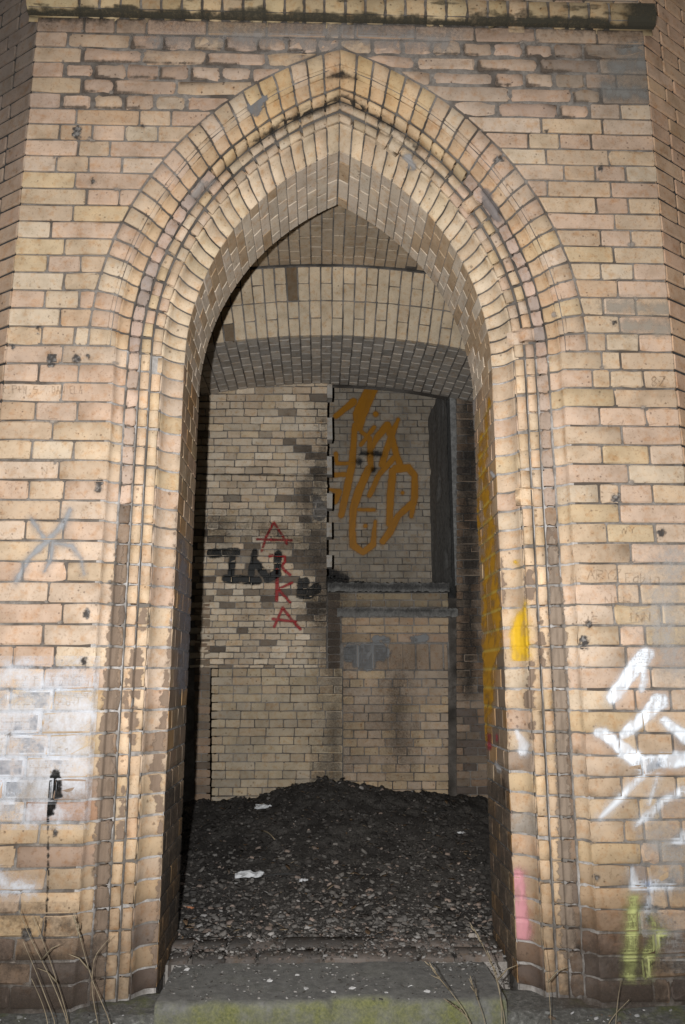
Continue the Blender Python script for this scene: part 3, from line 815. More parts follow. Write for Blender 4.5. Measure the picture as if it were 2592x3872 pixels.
for _ in range(13000):
    y = 3.3 + 2.8 * random.random() ** 1.7; x = random.uniform(-.62, .62) * (1 + .26 * (y - 3.3))
    z = float(soil_z(np.array(x), np.array(y)))
    f_ = random.random()
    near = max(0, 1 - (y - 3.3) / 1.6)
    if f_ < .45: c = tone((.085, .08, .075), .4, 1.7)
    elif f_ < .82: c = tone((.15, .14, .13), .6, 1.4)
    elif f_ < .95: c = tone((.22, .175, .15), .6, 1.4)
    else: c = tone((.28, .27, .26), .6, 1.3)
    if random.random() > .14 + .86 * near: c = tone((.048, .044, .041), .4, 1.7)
    sz = random.choice((.003, .004, .005, .006, .008, .011, .018)) * random.uniform(.6, 1.5)
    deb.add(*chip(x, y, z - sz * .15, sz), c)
for _ in range(420):                                    # dead leaves, bark and splinters
    y = 3.4 + 2.6 * random.random(); x = random.uniform(-.6, .6) * (1 + .26 * (y - 3.3)); z = float(soil_z(np.array(x), np.array(y))) + .006
    a = random.uniform(0, 6.28); L_ = random.uniform(.015, .05); wd_ = L_ * random.choice((.1, .15, .5, .6)); ca, sa = math.cos(a), math.sin(a); tl = random.gauss(0, .35)
    V = [(x + ca * L_ * u - sa * wd_ * v, y + sa * L_ * u + ca * wd_ * v, z + tl * L_ * u + .25 * wd_ * abs(v) + k * .002) for k in (0, 1) for (u, v) in ((-.5, 0), (-.1, .5), (.5, 0), (-.1, -.5))]
    deb.add(V, [(4, 5, 6, 7), (3, 2, 1, 0), (0, 1, 5, 4), (1, 2, 6, 5), (2, 3, 7, 6), (3, 0, 4, 7)], tone(random.choice(((.13, .085, .05), (.09, .07, .055), (.2, .16, .11), (.06, .05, .045))), .6, 1.4))
d_o = deb.build('rubble', M_BIT); d_o['label'] = 'small dark stones and grit strewn over the rubble floor'; d_o['category'] = 'rubble'
grit = Pile()
for _ in range(900):
    x = random.uniform(-.6, .6); y = 3.2 - .34 * random.random() ** 1.6; sz = random.choice((.003, .004, .006)) * random.uniform(.6, 1.5)
    grit.add(*chip(x, y, .028, sz), tone(random.choice(((.06, .055, .05), (.14, .13, .12), (.3, .29, .28)))))
for _ in range(1100):
    x = random.uniform(-.63, .63); y = random.uniform(3.2, 3.46); sz = random.choice((.004, .006, .008, .010)) * random.uniform(.6, 1.4)
    grit.add(*chip(x, y, random.uniform(.040, .052), sz), tone(random.choice(((.07, .065, .06), (.05, .045, .04), (.13, .12, .11), (.15, .12, .105), (.24, .23, .22)))))
g_o = grit.build('step_grit', M_BIT); g_o['label'] = 'grit lying on the concrete doorstep and the brick threshold'; g_o['category'] = 'grit'
pb = Pile()
for _ in range(900):
    x = random.choice((-1, 1)) * random.uniform(.66, 1.7); y = random.uniform(2.2, 2.87); sz = random.choice((.004, .006, .01)) * random.uniform(.6, 1.5)
    pb.add(*chip(x, y, float(ground_z(np.array(x), np.array(y))) - .001, sz), tone(random.choice(((.09, .085, .08), (.2, .2, .19), (.4, .4, .4), (.15, .11, .08)))))
p_o = pb.build('gravel', M_BIT); p_o['label'] = 'loose grey gravel on the ground below the front wall'; p_o['category'] = 'gravel'

# ------------------------------------------------------------------ single pieces of litter
def crumple(name, px, py, size, Z=None, aspect=.6, c=None, label='', lift=.0):
    z = Z if Z is not None else .1
    for _ in range(12):
        P = on_z(px, py, z); z2 = float(soil_z(np.array(P[0]), np.array(P[1]))) if Z is None else Z
        if abs(z2 - z) < 1e-4: break
        z = .5 * z + .5 * z2
    n = 9; V = []; Fc = []; sd_ = random.uniform(0, 100)
    for i in range(n):
        for j in range(n):
            a, b = i / (n - 1) - .5, j / (n - 1) - .5
            k = 1 - .35 * vnoise(np.array(math.atan2(b, a) * 2 + sd_), np.array(0.), 5)
            V.append((P[0] + a * size * k, P[1] + b * size * aspect * k * 1.4, z + .006 + size * .30 * float(fbm(np.array(a * 5 + sd_), np.array(b * 5), 9)) * (1 - 1.2 * max(abs(a), abs(b)) ** 2)))
    Fc = [(i * n + j, (i + 1) * n + j, (i + 1) * n + j + 1, i * n + j + 1) for i in range(n - 1) for j in range(n - 1)]
    o = link(name, mesh_from(name, V, Fc, None, False), None, M_PAPER)
    so = o.modifiers.new('thickness', 'SOLIDIFY'); so.thickness = .002
    return tag(o, label, 'paper', 'scraps of paper')
crumple('paper_scrap', 945, 3322, .155, label='crumpled white paper scrap on the rubble, nearest to the doorstep')
crumple('paper_scrap', 1005, 3062, .15, label='grey paper scrap on the left slope of the rubble heap')
crumple('paper_scrap', 1745, 3155, .05, label='tiny bluish paper scrap beside the right reveal')
crumple('paper_scrap', 1150, 3338, .05, label='small pale scrap right of the crumpled paper')
def fragment(name, px, py, size, c, label, cat, Z=None, fl_=.6):
    z = .06 if Z is None else Z
    P = on_z(px, py, z)
    if Z is None: z = float(soil_z(np.array(P[0]), np.array(P[1]))); P = on_z(px, py, z)
    V, Fc = chip(P[0], P[1], z - .002, size, fl_)
    o = link(name, mesh_from(name, V, Fc, c, False), None, M_BIT); return tag(o, label, cat, None)
fragment('brick_fragment', 720, 3442, .028, (.36, .155, .08), 'orange brick fragment on the floor by the left reveal', 'brick fragment')
fragment('brick_fragment', 1790, 3545, .03, (.34, .31, .28), 'pale stone fragment at the foot of the right reveal', 'stone')
for k, (px, py, sz, wh) in enumerate(((1015, 3712, .016, 'under the left end of the threshold'), (1125, 3688, .015, 'nearest the threshold'), (1160, 3738, .014, 'near the middle'), (1265, 3750, .012, 'left of the moss edge'), (1330, 3736, .016, 'beside a dark clod'), (1550, 3730, .013, 'right of the middle'), (1615, 3748, .013, 'below the dry stalks'), (705, 3668, .016, 'in the left corner'), (1460, 3752, .010, 'near the front edge'))):
    o = fragment('plaster_flake', px, py, sz, (.52, .52, .52), 'white plaster flake on the doorstep, ' + wh, 'plaster flake', .03, .25); o['group'] = 'plaster flakes on the step'

# twigs on the heap
def tube(name, pts, r0, r1, mat, parent=None, n=5, c=None):
    pts = np.array(pts, float); V = []; Fc = []; m = len(pts)
    for k in range(m):
        tg = pts[min(k + 1, m - 1)] - pts[max(k - 1, 0)]; tg /= np.linalg.norm(tg) + 1e-9
        u = np.cross(tg, [0, .3, 1]); u /= np.linalg.norm(u) + 1e-9; v = np.cross(tg, u)
        r = r0 + (r1 - r0) * k / (m - 1)
        for q in range(n): V.append(pts[k] + r * (u * math.cos(q * 6.283 / n) + v * math.sin(q * 6.283 / n)))
    for k in range(m - 1):
        for q in range(n): Fc.append((k * n + q, k * n + (q + 1) % n, (k + 1) * n + (q + 1) % n, (k + 1) * n + q))
    Fc.append(tuple(range(n - 1, -1, -1))); Fc.append(tuple((m - 1) * n + q for q in range(n)))
    return link(name, mesh_from(name, V, Fc, c), parent, mat)
def ground_px(px, py):
    z = .1
    for _ in range(14):
        P = on_z(px, py, z); z = .5 * z + .5 * float(soil_z(np.array(P[0]), np.array(P[1])))
    return np.array([P[0], P[1], z])
for (a, b, lab) in (((1395, 2972), (1432, 2960), 'short dark twig sticking out right of the heap top'), ((1215, 2965), (1268, 2945), 'dark twig lying over the top of the heap'), ((990, 3150), (1040, 3185), 'pale twig on the left slope of the heap'), ((1000, 3325), (1150, 3330), 'thin dark wire trailing from the crumpled paper'), ((1640, 3095), (1690, 3080), 'dark stick on the right side of the heap')):
    P0, P1 = ground_px(*a), ground_px(*b); pts = [P0 + (P1 - P0) * t + np.array([0, 0, .012 + .015 * math.sin(t * 3)]) for t in np.linspace(0, 1, 5)]
    pale = 'pale' in lab
    tag(tube('twig', pts, .005, .003, M_GRASS if pale else M_DARK), lab, 'twig', 'twigs on the rubble heap')

# ------------------------------------------------------------------ dry grass in front
def stalk(px, Y, head, label, leaf=None, r=.0017):
    root = thing('dry_grass_stalk', label, 'grass stalk', 'dry grass stalks')
    pts = [on_y(x, y, Y + .03 * math.sin(k * 1.3)) for k, (x, y) in enumerate(px)]
    b0 = pts[-1].copy(); gz = float(ground_z(np.array(b0[0]), np.array(b0[1])))
    if b0[2] > gz: pts.append(np.array([b0[0] + (pts[-1][0] - pts[-2][0]) * .3, b0[1], gz - .02]))
    # smooth
    P = np.array(pts); tt = np.linspace(0, len(P) - 1, 14); Q = np.stack([np.interp(tt, range(len(P)), P[:, k]) for k in range(3)], 1)
    for _ in range(2): Q[1:-1] = (Q[:-2] + 2 * Q[1:-1] + Q[2:]) / 4
    tube('stem', Q, r * .5, r, M_GRASS, root)
    if head:
        d = (Q[0] - Q[2]); d /= np.linalg.norm(d)
        for k in range(7):
            o_ = Q[0] - d * .012 * k; sd = np.array([random.uniform(-1, 1), random.uniform(-.6, .6), random.uniform(-.2, .6)]) * .008
            tube('seed_spikelet', [o_, o_ + d * .008 + sd * .6, o_ + d * .022 + sd], .0030, .0008, M_GRASS, root, 4)
    if leaf:
        L0 = Q[leaf]; dv = np.array([random.choice((-1, 1)) * .06, -.02, .05])
        tube('leaf', [L0, L0 + dv * .5 + [0, 0, .01], L0 + dv], .003, .0006, M_GRASS, root, 4)
GS = [([(72, 3440), (120, 3560), (190, 3690), (262, 3872)], 2.66, 0, 'longest dry stalk leaning up to the left on the left wall', 5),
      ([(88, 3560), (140, 3680), (180, 3790), (215, 3872)], 2.60, 0, 'short dry stalk at the far left below the drip line', None),
      ([(126, 3468), (180, 3600), (225, 3740), (262, 3860)], 2.70, 0, 'dry stalk between two leaning stalks on the left', 6),
      ([(285, 3478), (318, 3600), (352, 3720), (425, 3872)], 2.70, 1, 'dry stalk with seed head beside the left jamb', 5),
      ([(424, 3538), (385, 3580), (350, 3625), (345, 3760), (375, 3872)], 2.70, 0, 'bent stalk with tip pointing right in front of left jamb', None),
      ([(120, 3700), (160, 3790), (185, 3872)], 2.55, 0, 'low thin stalk in the bottom left corner', None),
      ([(1625, 3650), (1690, 3730), (1735, 3790), (1790, 3872)], 2.72, 1, 'thick dry stalk with seed head over the doorstep', 4),
      ([(1700, 3790), (1745, 3825), (1790, 3870)], 2.70, 1, 'short stalk with seed head over the mossy step front', None),
      ([(1785, 3715), (1805, 3775), (1840, 3872)], 2.72, 1, 'upright stalk with seed head right of the doorstep', None),
      ([(1850, 3615), (1880, 3690), (1893, 3760), (1900, 3872)], 2.74, 1, 'stalk with pale seed head against the right reveal', 4),
      ([(1790, 3510), (1835, 3590), (1875, 3680), (1915, 3872)], 2.76, 1, 'tallest stalk leaning left before the right reveal', None),
      ([(2052, 3560), (2068, 3660), (2078, 3760), (2085, 3872)], 2.74, 0, 'thin stem standing against the right mouldings', 5),
      ([(2350, 3702), (2338, 3770), (2330, 3850)], 2.74, 0, 'short stub of grass below the yellow strokes', None),
      ([(2380, 3780), (2330, 3830), (2300, 3872)], 2.70, 0, 'low dry blade near the right bottom corner', None)]
for (px, Y, hd, lab, lf) in GS: stalk(px, Y, hd, lab, lf)

# ------------------------------------------------------------------ paint, grime and broken patches laid over the masonry
def seg_dist(X, Y, strokes):
    """signed-ish distance: min over strokes of (distance - half width), in photo pixels"""
    best = np.full(X.shape, 1e9)
    for st_ in strokes:
        pts, wd = st_[0], st_[1]
        wds = wd if isinstance(wd, (list, tuple)) else [wd] * len(pts)
        if len(pts) == 1:
            best = np.minimum(best, np.hypot(X - pts[0][0], Y - pts[0][1]) - wds[0] / 2); continue
        for k in range(len(pts) - 1):
            (x0, y0), (x1, y1) = pts[k], pts[k + 1]; vx, vy = x1 - x0, y1 - y0; L2 = vx * vx + vy * vy + 1e-9
            t = np.clip(((X - x0) * vx + (Y - y0) * vy) / L2, 0, 1)
            d = np.hypot(X - x0 - t * vx, Y - y0 - t * vy) - (wds[k] * (1 - t) + wds[k + 1] * t) / 2
            best = np.minimum(best, d)
    return best
def relief(x, z):
    d = np.full(x.shape, .0058)
    x0, x1, z0, z1 = x.min(), x.max(), z.min(), z.max()
    for (a, b, c, e, off, _) in field_rects:
        if b < x0 or a > x1 or e < z0 or c > z1: continue
        i_ = (x > a) & (x < b) & (z > c) & (z < e); ed = np.minimum(np.minimum(x - a, b - x), np.minimum(z - c, e - z))
        d = np.where(i_, off + .003 * np.clip(1 - ed / .004, 0, 1), d)
    return d
def wall_surf(lift=.0016):
    def S(x, z): return np.stack([x, YW - lift + relief(x, z), z], 1)
    return S
def in_relief(Y):
    def S(x, z):
        d = np.full(x.shape, .006); x0, x1, z0, z1 = x.min(), x.max(), z.min(), z.max()
        for (a, b, c, e, off, yy) in in_rects:
            if yy > Y + .01 or b < x0 or a > x1 or e < z0 or c > z1: continue
            i_ = (x > a) & (x < b) & (z > c) & (z < e); d = np.where(i_, off, d)
        return np.stack([x, Y - .0022 + d, z], 1)
    return S
def layer(name, parent, S, ar, br, step, alpha, colour, mat):
    """a thin coat on the surface S over the rectangle ar x br; alpha(px, py, a, b) gives how much of it covers"""
    na, nb = max(2, int(abs(ar[1] - ar[0]) / step)), max(2, int(abs(br[1] - br[0]) / step))
    a, b = np.meshgrid(np.linspace(*ar, na), np.linspace(*br, nb), indexing='ij'); a = a.ravel(); b = b.ravel()
    P = S(a, b); X, Y = to_px(P); al = np.clip(alpha(X, Y, a, b), 0, 1)
    C = colour(X, Y, a, b) if callable(colour) else np.tile(np.array(colour), (len(a), 1))
    idx = np.arange(na * nb).reshape(na, nb)
    q = np.stack([idx[:-1, :-1], idx[1:, :-1], idx[1:, 1:], idx[:-1, 1:]], -1).reshape(-1, 4)
    q = q[al[q].max(1) > .01]
    if not len(q): print('empty layer', name); return None
    used = np.unique(q); mp = np.full(na * nb, -1); mp[used] = np.arange(len(used))
    me = mesh_from(name, P[used], [tuple(int(v) for v in f) for f in mp[q]], np.hstack([C[used], al[used, None]]))
    o = link(name, me, parent, mat); return o
def off_joints(f):
    edges = np.array([min(zc(i), ZS) for i in range(20, N_TOP + 1)])
    def g(X, Y, a, b):
        jd = np.min(np.abs(b[:, None] - edges[None, :]), 1); return f(X, Y, a, b) * sstep(.0045, .0075, jd)
    return g
def spray(strokes, soft=7, dens=.95, ns=.0, sc=25, seed=1, streak=None):
    if streak is None: streak = .38 if soft > 6 and dens > .7 else .25
    def f(X, Y, a, b):
        d = seg_dist(X, Y, strokes) + ns * (fbm(X / sc, Y / sc, seed) - .5)
        k = 1 - streak * sstep(.42, .70, fbm(X / 16 + Y / 90, Y / 60 - X / 120, seed + 50, 3))
        over = .22 * sstep(soft * 3.2, 0, d) * (streak > 0)                                   # overspray
        return np.maximum(dens * k * sstep(soft, -soft, d), over * k)
    return f
def on_wall(name, strokes, colour, soft=7, dens=.95, ns=0, mat=None, pad=40, step=.0045, seed=1, sc=25, label=None, lift=.0016, streak=None):
    xs_ = [p[0] for s_ in strokes for p in s_[0]]; ys_ = [p[1] for s_ in strokes for p in s_[0]]
    p = on_y(min(xs_) - pad, max(ys_) + pad, YW); q = on_y(max(xs_) + pad, min(ys_) - pad, YW)
    xa, xb = max(p[0], XL + .003), min(q[0], XR - .003)
    o = layer(name, portal, wall_surf(lift), (xa, xb), (p[2], q[2]), step, spray(strokes, soft, dens, ns, sc, seed, streak), colour, mat or M_PAINT)
    if o and label: o['label'] = label
    return o
WHITE = (.74, .78, .84)
on_wall('graffiti', [([(2316, 2640), (2372, 2560), (2441, 2480)], [46, 54, 62]), ([(2432, 2500), (2436, 2560), (2426, 2616)], [36, 28, 18]),
                     ([(2362, 2775), (2420, 2725), (2490, 2655)], [38, 44, 70]), ([(2268, 2768), (2320, 2800), (2362, 2840), (2430, 2888), (2592, 2868)], [40, 38, 60, 54, 60]),
                     ([(2511, 2722), (2560, 2760), (2600, 2792)], [30, 40, 50])], WHITE, 9, .96, 16, label='white sprayed strokes on the right side of the front wall')
on_wall('graffiti', [([(2272, 3090), (2340, 3025), (2400, 2960), (2480, 2890)], [14, 26, 26, 34]), ([(2408, 3120), (2450, 3085), (2520, 3020), (2592, 2985)], [10, 34, 28, 36]), ([(2488, 2925), (2455, 3040)], [14, 12])], WHITE, 14, .85)
on_wall('graffiti', [([(2392, 3290), (2400, 3350), (2465, 3352), (2530, 3340)], [18, 40, 46, 50]), ([(2452, 3395), (2450, 3480)], [24, 18]), ([(2560, 3180), (2592, 3170)], [40, 60])], (.66, .70, .76), 18, .8)
on_wall('graffiti', [([(2450, 3346)], 22)], (.25, .35, .60), 12, .7)
on_wall('graffiti', [([(2396, 3400), (2390, 3540), (2380, 3690)], [36, 48, 40]), ([(2460, 3475), (2500, 3530), (2455, 3600), (2445, 3690)], [30, 42, 46, 30])], (.46, .49, .20), 14, .85, 16, streak=.2, label='yellow green sprayed strokes low on the right wall')
# grey crossed strokes on the left
on_wall('graffiti', [([(60, 2200), (110, 2110), (190, 2035), (245, 1975), (265, 1930)], [16, 20, 24, 20, 12]), ([(118, 1960), (150, 2010), (175, 2045)], [10, 18, 22]), ([(200, 2045), (190, 2120), (170, 2160)], [16, 12, 6]), ([(200, 2050), (275, 2065), (310, 2115), (318, 2170)], [16, 12, 14, 8])], (.25, .26, .275), 11, .85, 14, streak=.15)
# whitewash smear, black blot and drip on the left
on_wall('whitewash', [([(-60, 2560), (150, 2570), (300, 2580)], 120), ([(-60, 2720), (120, 2740), (270, 2700)], 220), ([(-60, 2900), (100, 2910), (250, 2880)], 220), ([(-60, 3050), (120, 3060), (190, 3060)], 110)], (.62, .64, .69), 80, .58, 190, M_STAIN, 80, .006, 5, 55, 'smeared whitish paint low on the left wall')
on_wall('whitewash', [([(60, 2760), (120, 2800), (220, 2880)], 26), ([(160, 2660), (60, 2940), (40, 3050)], 30), ([(20, 2640), (280, 2600)], 22), ([(-20, 3300), (30, 3360), (110, 3360)], 46), ([(-10, 2880), (40, 2990)], 60)], (.66, .70, .77), 18, .62, 36, M_STAIN, 60, .005, 6)
on_wall('black_blot', [([(210, 2925), (200, 2990), (190, 3070)], [30, 52, 30]), ([(168, 2980), (215, 2960)], 12), ([(225, 2945), (228, 3010)], 14), ([(182, 3070), (183, 3320), (168, 3590)], [6, 4, 3])], (.012, .012, .012), 4, 1.0, 14, M_PAINT, 30, .0035, 9, 14, 'black paint blot with a long drip on the left wall', streak=0)
# cement smears at the top centre, soot under and on the cornice, grime at the foot
on_wall('cement_smear', [([(900, 145), (1300, 120), (1690, 150)], [40, 80, 50]), ([(560, 150), (900, 140)], 22), ([(1120, 175), (1320, 165)], 40)], (.27, .25, .235), 45, .75, 90, M_STAIN, 60, .006, 12, 60)
on_wall('cement_smear', [([(2330, 250), (2420, 240)], 50), ([(2300, 340), (2440, 350)], 46), ([(2330, 185), (2440, 180)], 30)], (.20, .195, .185), 30, .85, 60, M_STAIN, 40, .006, 14, 40)
on_wall('cement_smear', [([(2290, 1155), (2400, 1160), (2560, 1170)], 40), ([(2370, 1235), (2540, 1240)], 50)], (.30, .265, .22), 26, .7, 50, M_STAIN, 40, .006, 15, 30)
on_wall('grime', [([(100, 72), (700, 66), (1300, 72), (1900, 92), (2440, 112)], 14)], (.05, .042, .035), 22, .85, 30, M_STAIN, 40, .006, 16, 40)
on_wall('grime', [([(0, 3790), (330, 3760)], 110), ([(2180, 3790), (2592, 3780)], 120), ([(0, 3640), (330, 3600)], 60), ([(2200, 3600), (2592, 3660)], 40), ([(0, 3450), (250, 3500)], 20)], (.065, .05, .04), 85, .62, 170, M_STAIN, 60, .007, 17, 45)
on_wall('grime', [([(2560, 2100), (2480, 2300), (2560, 2500)], 90), ([(2500, 3150), (2560, 3300)], 120), ([(2490, 3500), (2592, 3640)], 90)], (.40, .385, .37), 60, .55, 140, M_STAIN, 40, .007, 18, 40)
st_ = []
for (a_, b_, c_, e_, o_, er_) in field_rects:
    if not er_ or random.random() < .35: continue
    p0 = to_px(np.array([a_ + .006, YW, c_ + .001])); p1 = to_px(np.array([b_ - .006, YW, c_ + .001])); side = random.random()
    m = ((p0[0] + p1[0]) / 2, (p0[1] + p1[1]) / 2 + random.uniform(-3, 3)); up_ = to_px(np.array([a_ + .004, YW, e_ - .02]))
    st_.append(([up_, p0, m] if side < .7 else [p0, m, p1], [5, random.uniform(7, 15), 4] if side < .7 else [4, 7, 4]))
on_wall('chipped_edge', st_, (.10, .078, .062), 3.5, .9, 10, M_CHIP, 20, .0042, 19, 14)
# bullet pits and knocked-off corners
PITS = [(292, 502, 40, 36), (50, 1310, 18, 20), (197, 1362, 46, 34), (290, 1360, 26, 18), (336, 1350, 20, 18), (145, 1245, 20, 26), (375, 1835, 38, 50), (2270, 632, 14, 26), (2330, 1890, 36, 34), (2210, 2432, 40, 46), (1886, 612, 36, 34), (210, 3148, 20, 22), (100, 3535, 46, 26), (2255, 3320, 22, 14), (350, 690, 14, 14), (540, 480, 10, 10), (2070, 500, 14, 10), (2320, 1220, 20, 14), (330, 2320, 30, 20), (320, 2500, 20, 16), (420, 2200, 14, 14), (2500, 2018, 30, 22), (2230, 2360, 24, 14), (1150, 200, 10, 10), (110, 115, 10, 10)]
for k, (px, py, w_, h_) in enumerate(PITS):
    on_wall('chipped_pit', [([(px, py - h_ * .2), (px, py + h_ * .2)], [w_ * .8, w_ * .7])], (lambda X, Y, a, b: np.array([.05, .045, .042]) + np.array([.17, .16, .15]) * sstep(.45, .75, fbm(X / 9, Y / 9, 3))[:, None]), 5, 1.0, 30, M_CHIP, 22, .003, 30 + k, 11)
# knocked spot on the arch ring at upper left
on_wall('cement_smear', [([(965, 405), (975, 380), (1000, 370)], [60, 40, 20])], (.16, .16, .165), 5, .95, 26, M_CHIP, 40, .004, 70, 18, 'dark cement lump stuck on the arch ring at upper left', .003)

# broken corners, lost mortar
st_ = []
for (a_, b_, c_, e_, o_, er_) in random.sample(field_rects, 75):
    q_ = (random.choice((a_, b_)), random.choice((c_, e_))); p_ = to_px(np.array([q_[0], YW, q_[1]])); r_ = random.uniform(4, 15)
    st_.append(([(p_[0] - r_ * random.random(), p_[1]), (p_[0] + r_ * random.random(), p_[1] + random.uniform(-5, 5))], [r_, r_ * .6]))
on_wall('broken_corner', st_, (lambda X, Y, a, b: np.array([.12, .10, .085]) + np.array([.20, .18, .16]) * fbm(X / 12, Y / 12, 6)[:, None]), 4, .95, 18, M_CHIP, 20, .0042, 20, 13)
# scratched initials in the bricks
GL = {'A': [[(0, 1), (.5, 0), (1, 1)], [(.2, .6), (.8, .6)]], 'R': [[(0, 1), (0, 0), (.9, .1), (.9, .4), (0, .5), (1, 1)]], 'P': [[(0, 1), (0, 0), (.9, .1), (.9, .4), (0, .5)]], '+': [[(0, .5), (1, .5)], [(.5, .1), (.5, .9)]],
      'W': [[(0, 0), (.25, 1), (.5, .3), (.75, 1), (1, 0)]], 'S': [[(.9, .1), (.1, .2), (.1, .45), (.9, .55), (.9, .9), (0, 1)]], 'D': [[(0, 0), (0, 1), (.8, .8), (.8, .2), (0, 0)]], 'N': [[(0, 1), (0, 0), (1, 1), (1, 0)]],
      'I': [[(.5, 0), (.5, 1)]], 'E': [[(1, 0), (0, 0), (0, 1), (1, 1)], [(0, .5), (.7, .5)]], 'L': [[(0, 0), (0, 1), (.9, 1)]], '8': [[(.5, .5), (.1, .25), (.5, 0), (.9, .25), (.5, .5), (.05, .75), (.5, 1), (.95, .75), (.5, .5)]],
      'Z': [[(0, 0), (1, 0), (0, 1), (1, 1)]], 'F': [[(1, 0), (0, 0), (0, 1)], [(0, .45), (.7, .45)]], 'a': [[(.9, .4), (.2, .45), (.1, .8), (.5, 1), (.9, .8), (.9, .4), (.95, 1)]], 'b': [[(0, 0), (0, 1), (.7, .9), (.7, .5), (0, .55)]],
      'i': [[(.5, .4), (.5, 1)]], 'n': [[(0, 1), (0, .4), (.7, .5), (.8, 1)]], 'M': [[(0, 1), (0, 0), (.5, .6), (1, 0), (1, 1)]], 'H': [[(0, 0), (0, 1)], [(1, 0), (1, 1)], [(0, .5), (1, .5)]], 'Y': [[(0, 0), (.5, .5), (1, 0)], [(.5, .5), (.5, 1)]], 'G': [[(1, .1), (.1, .2), (.1, .9), (1, .9), (1, .55), (.6, .55)]], '.': [[(.4, .95), (.6, 1)]], ' ': [], 'J': [[(.8, 0), (.8, .85), (.4, 1), (0, .8)]], '6': [[(.8, 0), (.1, .5), (.1, .95), (.8, .95), (.8, .55), (.1, .6)]], '5': [[(.9, 0), (.1, 0), (.1, .45), (.8, .5), (.8, .95), (0, 1)]]}
def carve(text, x, y, cw, ch, wd=3, colr=(.17, .115, .07)):
    st_ = []
    for k, chh in enumerate(text):
        for ln in GL.get(chh, []): st_.append(([(x + k * cw + p[0] * cw * .72 + random.uniform(-2, 2), y + p[1] * ch + random.uniform(-2, 2)) for p in ln], wd))
    on_wall('carved_letters', st_, colr, 2.4, .38, 4, M_PAINT, 14, .0022, 40, 8, None, .0016, 0)
carve('R.P+W.S.', 8, 1458, 20, 30); carve('DANIELA', 198, 1460, 17, 28); carve('8Z', 2462, 1425, 32, 36, 4); carve('ARYZ', 2222, 2155, 34, 34); carve('Fabin', 2366, 2168, 28, 34)
carve('MEH', 2290, 2258, 34, 32); carve('M', 2160, 2180, 26, 30); carve('INN', 2376, 2318, 30, 32); carve('JE', 2208, 2330, 30, 24, 3); carve('ASG', 2262, 3518, 22, 22, 3); carve('6 A', 2300, 1590, 24, 26, 3); carve('N', 160, 1765, 26, 28, 3); carve('WY', 2350, 1990, 30, 26, 3)

# coats on the moulded jambs: surface = (offset along profile, height)
FULL = [(.88, 0)] + PROF['B'][1:] + PROF['X'] + PROF['D'] + PROF['E'] + PROF['F']
def jamb_surf(s, lift):
    p = np.array(FULL); L = np.r_[0, np.cumsum(np.linalg.norm(np.diff(p, axis=0), axis=1))]; tot = L[-1]
    edges = np.array([min(zc(i), ZS) for i in range(20, N_TOP + 1)])
    def S(l, z):
        t = np.interp(l, L, p[:, 0]); d = np.interp(l, L, p[:, 1])
        g = np.gradient(p, axis=0); nx_ = np.interp(l, L, -g[:, 1]); ny_ = np.interp(l, L, g[:, 0]); m = np.hypot(nx_, ny_) + 1e-9
        jd = np.min(np.abs(z[:, None] - edges[None, :]), 1); rc = .0045 * sstep(.0065, .004, jd)
        nx_, ny_ = nx_ / m, ny_ / m                                   # outward (towards viewer): negative depth
        sgn = np.where(ny_ > 0, -1, 1); nx_, ny_ = nx_ * sgn, ny_ * sgn
        k = lift - rc
        return np.stack([s * (t + nx_ * k), YW + d + ny_ * k, z], 1)
    return S, tot
def on_jamb(name, s, strokes, colour, soft=6, dens=.95, ns=0, mat=None, step=.004, seed=1, sc=20, lift=.0022, label=None, pad=30, lr=None):
    S, tot = jamb_surf(s, lift); ys_ = [p[1] for s_ in strokes for p in s_[0]]
    z0 = on_y(1296, max(ys_) + pad, 3.05)[2]; z1 = min(on_y(1296, min(ys_) - pad, 2.9)[2], ZS - .005)
    o = layer(name, portal, S, lr if lr else (0.002, tot - .002), (z0, z1), step, (off_joints if mat is M_CHIP else (lambda f: f))(spray(strokes, soft, dens, ns, sc, seed)), colour, mat or M_PAINT)
    if o and label: o['label'] = label
    return o
on_jamb('graffiti', 1, [([(1958, 3305), (1966, 3400), (1978, 3530)], [40, 52, 60])], (.56, .255, .285), 14, .82, 10, label='pink sprayed blob low on the right jamb')
on_jamb('graffiti', 1, [([(1975, 2330), (1965, 2400), (1968, 2470)], [44, 76, 72]), ([(1950, 2125)], 18), ([(1985, 2280), (1978, 2340)], [6, 30])], (.60, .37, .02), 12, .88, 16, label='ochre sprayed block on the right jamb')
on_jamb('graffiti', 1, [([(1955, 2770), (1985, 2815), (1978, 2840)], [20, 40, 36])], (.66, .68, .72), 10, .8, 12)
on_jamb('graffiti', 1, [([(1908, 2940), (1912, 3010), (1924, 3080), (1922, 3140)], [10, 14, 12, 5])], (.45, .02, .03), 4, .9, 6)
on_jamb('graffiti', -1, [([(660, 2345), (668, 2370)], 26)], (.36, .38, .46), 5, .9)
